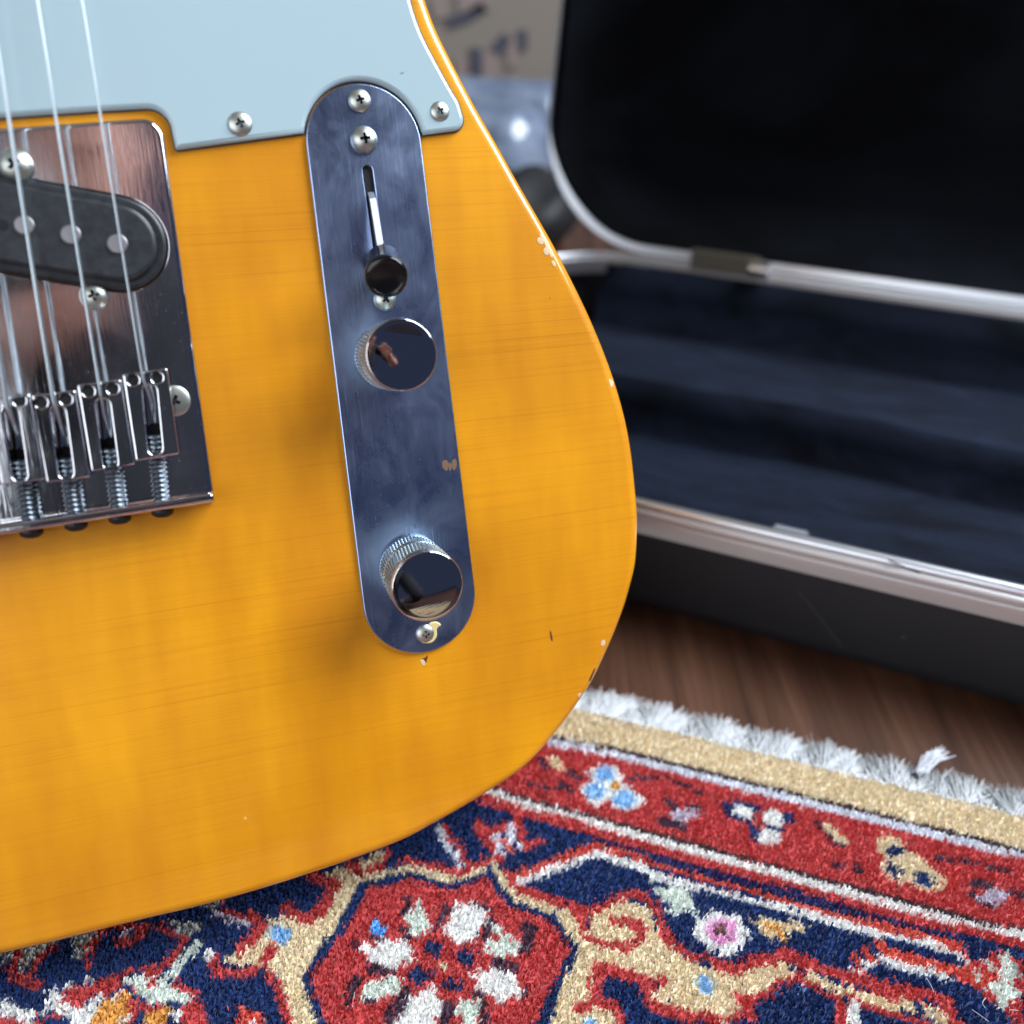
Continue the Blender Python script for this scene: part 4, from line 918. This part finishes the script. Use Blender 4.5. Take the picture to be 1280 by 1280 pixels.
NAMES = list(K); PAL = np.array([K[k] for k in NAMES])
def paint(Q):
    out = np.full(len(Q), NAMES.index('navy'))
    for kind, col, pts, w in shapes:
        lo, hi = pts.min(0) - w, pts.max(0) + w
        idx = np.nonzero((Q[:, 0] >= lo[0]) & (Q[:, 0] <= hi[0]) & (Q[:, 1] >= lo[1]) & (Q[:, 1] <= hi[1]))[0]
        if not len(idx): continue
        x, y = Q[idx, 0], Q[idx, 1]
        if kind == 'p':
            ins = np.zeros(len(idx), bool); n = len(pts)
            for i in range(n):
                (x0, y0), (x1, y1) = pts[i], pts[(i + 1) % n]
                if y0 == y1: continue
                ins ^= ((y0 > y) != (y1 > y)) & (x < (x1 - x0) * (y - y0) / (y1 - y0) + x0)
        else:
            ins = np.zeros(len(idx), bool)
            for (x0, y0), (x1, y1) in zip(pts[:-1], pts[1:]):
                dx, dy = x1 - x0, y1 - y0; l2 = dx * dx + dy * dy + 1e-9
                t = np.clip(((x - x0) * dx + (y - y0) * dy) / l2, 0, 1)
                ins |= (x - x0 - t * dx) ** 2 + (y - y0 - t * dy) ** 2 < w * w
        out[idx[ins]] = NAMES.index(col)
    return out
# rug frame: u along the fringe, v towards the viewer
fa, fc = on_z(735, 890, RZ), on_z(1280, 1021, RZ)
ru = (fc - fa) / np.linalg.norm(fc - fa); rv = np.array([ru[1], -ru[0], 0])
if rv[1] > 0: rv = -rv
rug = empty('rug', Matrix([[ru[0], rv[0], 0, fa[0]], [ru[1], rv[1], 0, fa[1]], [0, 0, 1, 0], [0, 0, 0, 1]]), 'red navy and cream oriental rug with white fringe on the wooden floor', 'rug')
U0, U1, V1 = -0.62, 0.52, 0.62
def rug_px(uv):
    """point of the rug -> where its knot lies in the traced drawing; outside it the drawing repeats along the border and mirrors across it"""
    uv = uv.copy()
    for _ in range(12):
        Pw = fa + uv[:, :1] * ru + uv[:, 1:2] * rv; Pw[:, 2] = RZ
        d = (Pw - CAMP) @ R[:, 2]
        px_ = np.full((len(uv), 2), 5000.0); ok = d > 0.05; px_[ok] = to_px(Pw[ok])
        far = px_[:, 1] > 1300; uv[far, 1] -= 0.07
        uv[(px_[:, 0] > 1320) & ~far, 0] -= 0.13; uv[(px_[:, 0] < -25) & ~far, 0] += 0.13
    Pw = fa + uv[:, :1] * ru + uv[:, 1:2] * rv; Pw[:, 2] = RZ
    return to_px(Pw)
def pile_mat():
    m, N, L, b = mat('wool_pile')
    at = N.new('ShaderNodeAttribute'); at.attribute_name = 'wool'; at.attribute_type = 'GEOMETRY'
    L.new(at.outputs['Color'], b.inputs['Base Color']); b.inputs['Roughness'].default_value = 0.75
    b.inputs['Specular IOR Level'].default_value = 0.25; b.inputs['Sheen Weight'].default_value = 0.25; b.inputs['Sheen Roughness'].default_value = 0.4
    return m
PILE = pile_mat()
def mesh_np(name, V, F, nper):
    me = bpy.data.meshes.new(name); me.vertices.add(len(V)); me.vertices.foreach_set('co', V.astype(np.float32).ravel())
    me.loops.add(F.size); me.loops.foreach_set('vertex_index', F.astype(np.int32).ravel())
    nf = len(F); me.polygons.add(nf); me.polygons.foreach_set('loop_start', np.arange(nf, dtype=np.int32) * nper)
    me.update(calc_edges=True); return me
def tufts(name, uv, tipuv_cols, wid, hgt, root, z00=0.0012):
    n = len(uv); yaw = rng.uniform(0, 2 * np.pi, n); w = wid * rng.uniform(0.75, 1.25, n)
    h = hgt * rng.uniform(0.90, 1.07, n)
    lean = rng.normal(0, 0.00042, (n, 2)) + np.array([0.0003, -0.0006])
    dx, dy = np.cos(yaw) * w / 2, np.sin(yaw) * w / 2
    V = np.zeros((n, 6, 3)); base = uv
    for r, (k, s, z) in enumerate(((0, 1.0, 0.0), (0.45, 1.1, 0.6), (1.0, 0.62, 1.0))):
        c = base + lean * k
        V[:, 2 * r, 0] = c[:, 0] - dx * s; V[:, 2 * r, 1] = c[:, 1] - dy * s; V[:, 2 * r, 2] = z00 + (h - z00) * z
        V[:, 2 * r + 1, 0] = c[:, 0] + dx * s; V[:, 2 * r + 1, 1] = c[:, 1] + dy * s; V[:, 2 * r + 1, 2] = z00 + (h - z00) * z
    i0 = (np.arange(n) * 6)[:, None]
    F = np.concatenate([i0 + np.array([0, 1, 3, 2]), i0 + np.array([2, 3, 5, 4])], 0)
    me = mesh_np(name, V.reshape(-1, 3), F, 4)
    col = tipuv_cols * rng.normal(1.0, 0.065, (n, 1)) * rng.normal(1.0, 0.02, (n, 3)); col = np.clip(col, 0.002, 0.95)
    cc = np.ones((n, 6, 4)); cc[:, :, :3] = col[:, None, :]
    a = me.color_attributes.new('wool', 'FLOAT_COLOR', 'POINT'); a.data.foreach_set('color', cc.astype(np.float32).ravel())
    for p in (): pass
    me.polygons.foreach_set('use_smooth', np.ones(len(F), bool))
    o = link(name, me, root, [PILE]); o['kind'] = 'stuff'; return o
def grid(u0, u1, v0, v1, st):
    a, b = np.meshgrid(np.arange(u0, u1, st), np.arange(v0, v1, st), indexing='ij'); g = np.stack([a.ravel(), b.ravel()], 1)
    return g + rng.uniform(-0.5, 0.5, g.shape) * st
gd = grid(-0.26, 0.22, 0.0, 0.24, 0.00062)
keep = []
Pw = fa + gd[:, :1] * ru + gd[:, 1:2] * rv; Pw[:, 2] = RZ
px_ = to_px(Pw); vis = (px_[:, 0] > -90) & (px_[:, 0] < 1370) & (px_[:, 1] < 1360) & (px_[:, 1] > 800)
gd = gd[vis]
lean_mean = np.array([0.0003, -0.0006])
# colours jitter by whole knots so that outlines step like knots
def knot(uv, s=0.0016): return (np.floor(uv / s) + 0.5) * s
gd_ = knot(gd + lean_mean) + rng.normal(0, 0.00025, gd.shape)
tufts('pile', gd, PAL[paint(rug_px(gd_))], 0.00074, RZ, rug, RZ - 0.0022)
def ground():
    st = 0.0008; a = np.arange(-0.26, 0.22, st); b = np.arange(0.0, 0.24, st); na, nb_ = len(a), len(b)
    A, B = np.meshgrid(a, b, indexing='ij'); uv = np.stack([A.ravel(), B.ravel()], 1)
    V = np.concatenate([uv, RZ - 0.0013 + rng.normal(0, 0.00025, (len(uv), 1))], 1)
    I = np.arange(na * nb_).reshape(na, nb_); F = np.stack([I[:-1, :-1], I[1:, :-1], I[1:, 1:], I[:-1, 1:]], -1).reshape(-1, 4)
    me = mesh_np('pile_ground', V, F, 4); cc = np.ones((len(uv), 4)); cc[:, :3] = PAL[paint(rug_px(knot(uv)))] * rng.normal(0.95, 0.08, (len(uv), 1))
    at = me.color_attributes.new('wool', 'FLOAT_COLOR', 'POINT'); at.data.foreach_set('color', np.clip(cc, 0.002, 1).astype(np.float32).ravel())
    o = link('pile', me, rug, [PILE]); o['kind'] = 'stuff'
ground()
go = grid(U0, U1, 0.0, V1, 0.0024)
Pw = fa + go[:, :1] * ru + go[:, 1:2] * rv; Pw[:, 2] = RZ
dd = (Pw - CAMP) @ R[:, 2]; pq = to_px(np.where(dd[:, None] > 0.05, Pw, np.array([0, 50, 0])))
inside = (dd > 0.05) & (pq[:, 0] > -88) & (pq[:, 0] < 1368) & (pq[:, 1] < 1358) & (pq[:, 1] > 800) & (go[:, 0] > -0.259) & (go[:, 0] < 0.219) & (go[:, 1] < 0.239)
go = go[~inside]
tufts('pile', go, PAL[paint(rug_px(knot(go, 0.0024)))], 0.0030, RZ, rug)
kb = bmesh.new(); box_into(kb, (U0, -0.002, 0.0003), (U1, V1, 0.0022))
from_bm('rug_backing', kb, rug, [simple('rug_backing_wool', (0.10, 0.07, 0.07), 0.95)])
# fringe: cotton threads lying out over the floor
def fringe():
    n = 12000; u = rng.uniform(U0, U1, n); dense = rng.uniform(-0.05, 0.21, 26000); u = np.concatenate([u, dense]); n = len(u)
    clump = 0.0026 * np.sin(u * 310) + 0.0020 * np.sin(u * 835 + 1.0) + 0.0012 * np.sin(u * 1900)
    L_ = np.clip(0.0142 + clump + rng.normal(0, 0.0016, n), 0.004, 0.022)
    ang = rng.normal(0, 0.42, n) + 0.2 * np.sin(u * 400); w = rng.uniform(0.00008, 0.0002, n)
    st = np.stack([u, rng.uniform(-0.0015, 0.003, n)], 1); z0 = rng.uniform(0.003, 0.0068, n)
    d = np.stack([np.sin(ang), -np.cos(ang)], 1); pr = np.stack([d[:, 1], -d[:, 0]], 1); bend = rng.normal(0, 0.0022, n)
    V = np.zeros((n, 8, 3))
    for k in range(4):
        t = k / 3; c = st + d * (L_ * t)[:, None] + pr * (bend * t * t)[:, None]; z = z0 * (1 - t) ** 1.2 + 0.0006 + 0.0008 * np.sin(t * 3) + rng.uniform(0, 0.0008, n) * t
        ww = w * (1 - 0.55 * t)
        V[:, 2 * k, :2] = c - pr * ww[:, None]; V[:, 2 * k + 1, :2] = c + pr * ww[:, None]; V[:, 2 * k, 2] = z; V[:, 2 * k + 1, 2] = z + 0.00015
    i0 = (np.arange(n) * 8)[:, None]
    F = np.concatenate([i0 + np.array([2 * k, 2 * k + 1, 2 * k + 3, 2 * k + 2]) for k in range(3)], 0)
    return mesh_np('fringe', V.reshape(-1, 3), F, 4)
o = link('fringe', fringe(), rug, [simple('white_cotton_fringe', (0.60, 0.62, 0.64), 0.95)]); o['kind'] = 'stuff'
# selvedge: the woven white cord between pile and fringe
kb = bmesh.new()
for r in range(3):
    P_ = [(U0 + (U1 - U0) * i / 700, 0.0002 - 0.0016 * r + 0.0003 * math.sin(i * 1.7 + r), 0.0052 - 0.0010 * r + 0.0004 * math.sin(i * 2.1 + r)) for i in range(701)]
    tube_bm(P_, 0.0010, 6, bm=kb)
from_bm('selvedge', kb, rug, [simple('white_cotton_cord', (0.60, 0.64, 0.70), 0.9)], smooth=80)
kb = bmesh.new(); NW = 500                                        # the flat woven web the fringe hangs from
row0 = [kb.verts.new((U0 + (U1 - U0) * i / NW, 0.001, 0.0042)) for i in range(NW + 1)]
row1 = [kb.verts.new((U0 + (U1 - U0) * i / NW, -0.0050 - 0.0012 * math.sin(i * 0.9) - 0.001 * random.random(), 0.0022 + 0.0006 * random.random())) for i in range(NW + 1)]
row2 = [kb.verts.new((v.co.x, v.co.y - 0.0028 - 0.0022 * random.random(), 0.0005)) for v in row1]
for a, b in ((row0, row1), (row1, row2)):
    for i in range(NW): kb.faces.new((a[i], a[i + 1], b[i + 1], b[i]))
from_bm('fringe_web', kb, rug, [simple('white_cotton_web', (0.62, 0.66, 0.72), 0.95)], smooth=80)
# one loose tassel sticking out of the fringe
tb = bmesh.new(); inv = rug.matrix_world.inverted()
s0 = inv @ Vector(on_z(1150, 968, 0.004)); s1 = inv @ Vector(on_z(1176, 944, 0.004))
for k in range(46):
    a = Vector(s0) + Vector((random.gauss(0, 0.0012), random.gauss(0, 0.0008), random.uniform(0, 0.002))); b = Vector(s1) + Vector((random.gauss(0, 0.0016), random.gauss(0, 0.0012), random.uniform(0, 0.003)))
    m_ = (a + b) / 2 + Vector((random.gauss(-0.001, 0.0012), random.gauss(0, 0.0008), 0.0022)); tube_bm([a, m_, b], [0.00022, 0.0002, 0.00014], 4, bm=tb)
from_bm('tassel', tb, rug, [simple('tassel_cotton', (0.66, 0.68, 0.74), 0.9)])
# stray fluff: a couple of pale fibres on the pile
tb = bmesh.new()
for pth in ([(1232, 1247), (1228, 1254), (1232, 1260)], [(1215, 1262), (1224, 1268), (1236, 1277)], [(1158, 1222), (1164, 1232), (1167, 1240)], [(1273, 1263), (1262, 1262)]):
    P_ = [inv @ Vector(on_z(x, y, RZ + 0.0012)) for x, y in pth]; tube_bm(catmull(P_, 4), 0.00007, 4, bm=tb)
from_bm('stray_fibre', tb, rug, [simple('pale_fibre', (0.7, 0.72, 0.75), 0.9)])

# ------------------------------------------------------------------ unseen person added behind the lens to fill the chrome's reflections
def skinned(name, J, E2, root, lev=2):
    names = list(J); me = bpy.data.meshes.new(name); me.from_pydata([J[k][0] for k in names], [(names.index(a), names.index(b)) for a, b in E2], [])
    o = bpy.data.objects.new('tmp', me); C.objects.link(o)
    o.modifiers.new('s', 'SKIN').use_smooth_shade = True
    for k, v in enumerate(me.skin_vertices[0].data): v.radius = (J[names[k]][1],) * 2 if not isinstance(J[names[k]][1], tuple) else J[names[k]][1]; v.use_root = names[k] == root
    m = o.modifiers.new('u', 'SUBSURF'); m.levels = m.render_levels = lev
    out = bpy.data.meshes.new_from_object(o.evaluated_get(bpy.context.evaluated_depsgraph_get())); bpy.data.objects.remove(o); out.name = name
    for p in out.polygons: p.use_smooth = True
    return out
J = {'hip': ((0.14, -0.86, 0.42), (0.15, 0.11)), 'waist': ((0.14, -0.84, 0.54), (0.13, 0.095)), 'chest': ((0.14, -0.80, 0.70), (0.155, 0.105)), 'collar': ((0.14, -0.79, 0.80), 0.075), 'neck': ((0.14, -0.775, 0.86), 0.052),
     'jaw': ((0.14, -0.745, 0.925), 0.062), 'head': ((0.14, -0.755, 0.99), 0.085), 'crown': ((0.14, -0.765, 1.06), 0.060)}
E2 = [('hip', 'waist'), ('waist', 'chest'), ('chest', 'collar'), ('collar', 'neck'), ('neck', 'jaw'), ('jaw', 'head'), ('head', 'crown')]
for s, n, elb, wr in ((-1, 'l', (-0.13, -0.68, 0.52), (-0.045, -0.44, 0.50)), (1, 'r', (0.42, -0.66, 0.52), (0.27, -0.44, 0.50))):
    J[n + 'sh'] = ((0.14 + s * 0.18, -0.80, 0.765), 0.058); J[n + 'el'] = (elb, 0.042); J[n + 'wr'] = (wr, 0.029)
    d = np.array(wr) - np.array(elb); d /= np.linalg.norm(d); side = np.array([-s * 0.7, 0.3, 0.5]); side -= d * (side @ d); side /= np.linalg.norm(side); up3 = np.cross(d, side)
    J[n + 'pm'] = (tuple(np.array(wr) + d * 0.055), 0.030); E2 += [('collar', n + 'sh'), (n + 'sh', n + 'el'), (n + 'el', n + 'wr'), (n + 'wr', n + 'pm')]
    for i in range(4):
        b0 = np.array(wr) + d * (0.088 - 0.004 * abs(i - 1)) + side * (0.030 - 0.020 * i)
        L_ = (0.040, 0.045, 0.042, 0.033)[i]
        J[n + 'k%d' % i] = (tuple(b0), 0.0105); J[n + 'm%d' % i] = (tuple(b0 + d * L_ * 0.8 + up3 * 0.012), 0.0092); J[n + 't%d' % i] = (tuple(b0 + d * L_ * 1.2 + up3 * 0.036), 0.0078)
        E2 += [(n + 'pm', n + 'k%d' % i), (n + 'k%d' % i, n + 'm%d' % i), (n + 'm%d' % i, n + 't%d' % i)]
    t0 = np.array(wr) + d * 0.035 + side * 0.036; J[n + 'h0'] = (tuple(t0), 0.014); J[n + 'h1'] = (tuple(t0 + d * 0.030 + side * 0.020), 0.0115); J[n + 'h2'] = (tuple(t0 + d * 0.058 + side * 0.022 + up3 * 0.008), 0.009)
    E2 += [(n + 'pm', n + 'h0'), (n + 'h0', n + 'h1'), (n + 'h1', n + 'h2')]
    kx = 0.14 + s * 0.17
    J[n + 'th'] = ((0.14 + s * 0.09, -0.82, 0.36), 0.085); J[n + 'kn'] = ((kx, -0.56, 0.085), 0.060); J[n + 'an'] = ((kx, -0.95, 0.055), 0.040); J[n + 'to'] = ((kx, -1.08, 0.040), 0.034)
    E2 += [('hip', n + 'th'), (n + 'th', n + 'kn'), (n + 'kn', n + 'an'), (n + 'an', n + 'to')]
J['nose'] = ((0.14, -0.668, 0.958), 0.014); J['noseb'] = ((0.14, -0.690, 0.985), 0.012); E2 += [('head', 'noseb'), ('noseb', 'nose')]
for s, n in ((-1, 'l'), (1, 'r')): J[n + 'ear'] = ((0.14 + s * 0.090, -0.765, 0.980), 0.016); E2 += [('head', n + 'ear')]
sk = simple('skin', (0.66, 0.36, 0.28), 0.5, Subsurface_Weight=0.1)
cloth = simple('dark_navy_cloth', (0.012, 0.014, 0.022), 0.9)
per = link('person', skinned('person', J, E2, 'hip'), None, [sk, cloth])
for p in per.data.polygons:
    x, y, z = p.center
    p.material_index = 0 if z > 0.835 or (z > 0.40 and y > -0.685) or y < -0.99 else 1
per['label'] = 'added unseen person in dark clothes kneeling with bare forearms, mirrored in the chrome bridge'; per['category'] = 'person'
hb2 = bmesh.new(); bmesh.ops.create_uvsphere(hb2, u_segments=24, v_segments=14, radius=0.096)
for v in hb2.verts:
    v.co.z *= 1.05
    if v.co.y > 0.02 and v.co.z < 0.045: v.co.y = 0.02
    if v.co.z < -0.05: v.co.z = -0.05
hair = from_bm('hair', hb2, per, [simple('brown_hair', (0.03, 0.018, 0.010), 0.7)], smooth=60); hair.location = (0.14, -0.785, 1.005)
lips, eyes = simple('lips', (0.30, 0.09, 0.08), 0.4), simple('dark_eyes', (0.03, 0.02, 0.018), 0.2)
for nm, mm, cx_, y_, cz_, rx_, ry_, rz_ in (('eye', eyes, -0.032, -0.684, 1.002, 0.012, 0.010, 0.008), ('eye', eyes, 0.032, -0.684, 1.002, 0.012, 0.010, 0.008), ('mouth', lips, 0, -0.684, 0.922, 0.024, 0.010, 0.006)):
    fb2 = bmesh.new(); bmesh.ops.create_uvsphere(fb2, u_segments=12, v_segments=8, radius=1.0)
    for v in fb2.verts: v.co = Vector((0.14 + cx_ + v.co.x * rx_, y_ + v.co.y * ry_, cz_ + v.co.z * rz_))
    from_bm(nm, fb2, per, [mm], smooth=60)
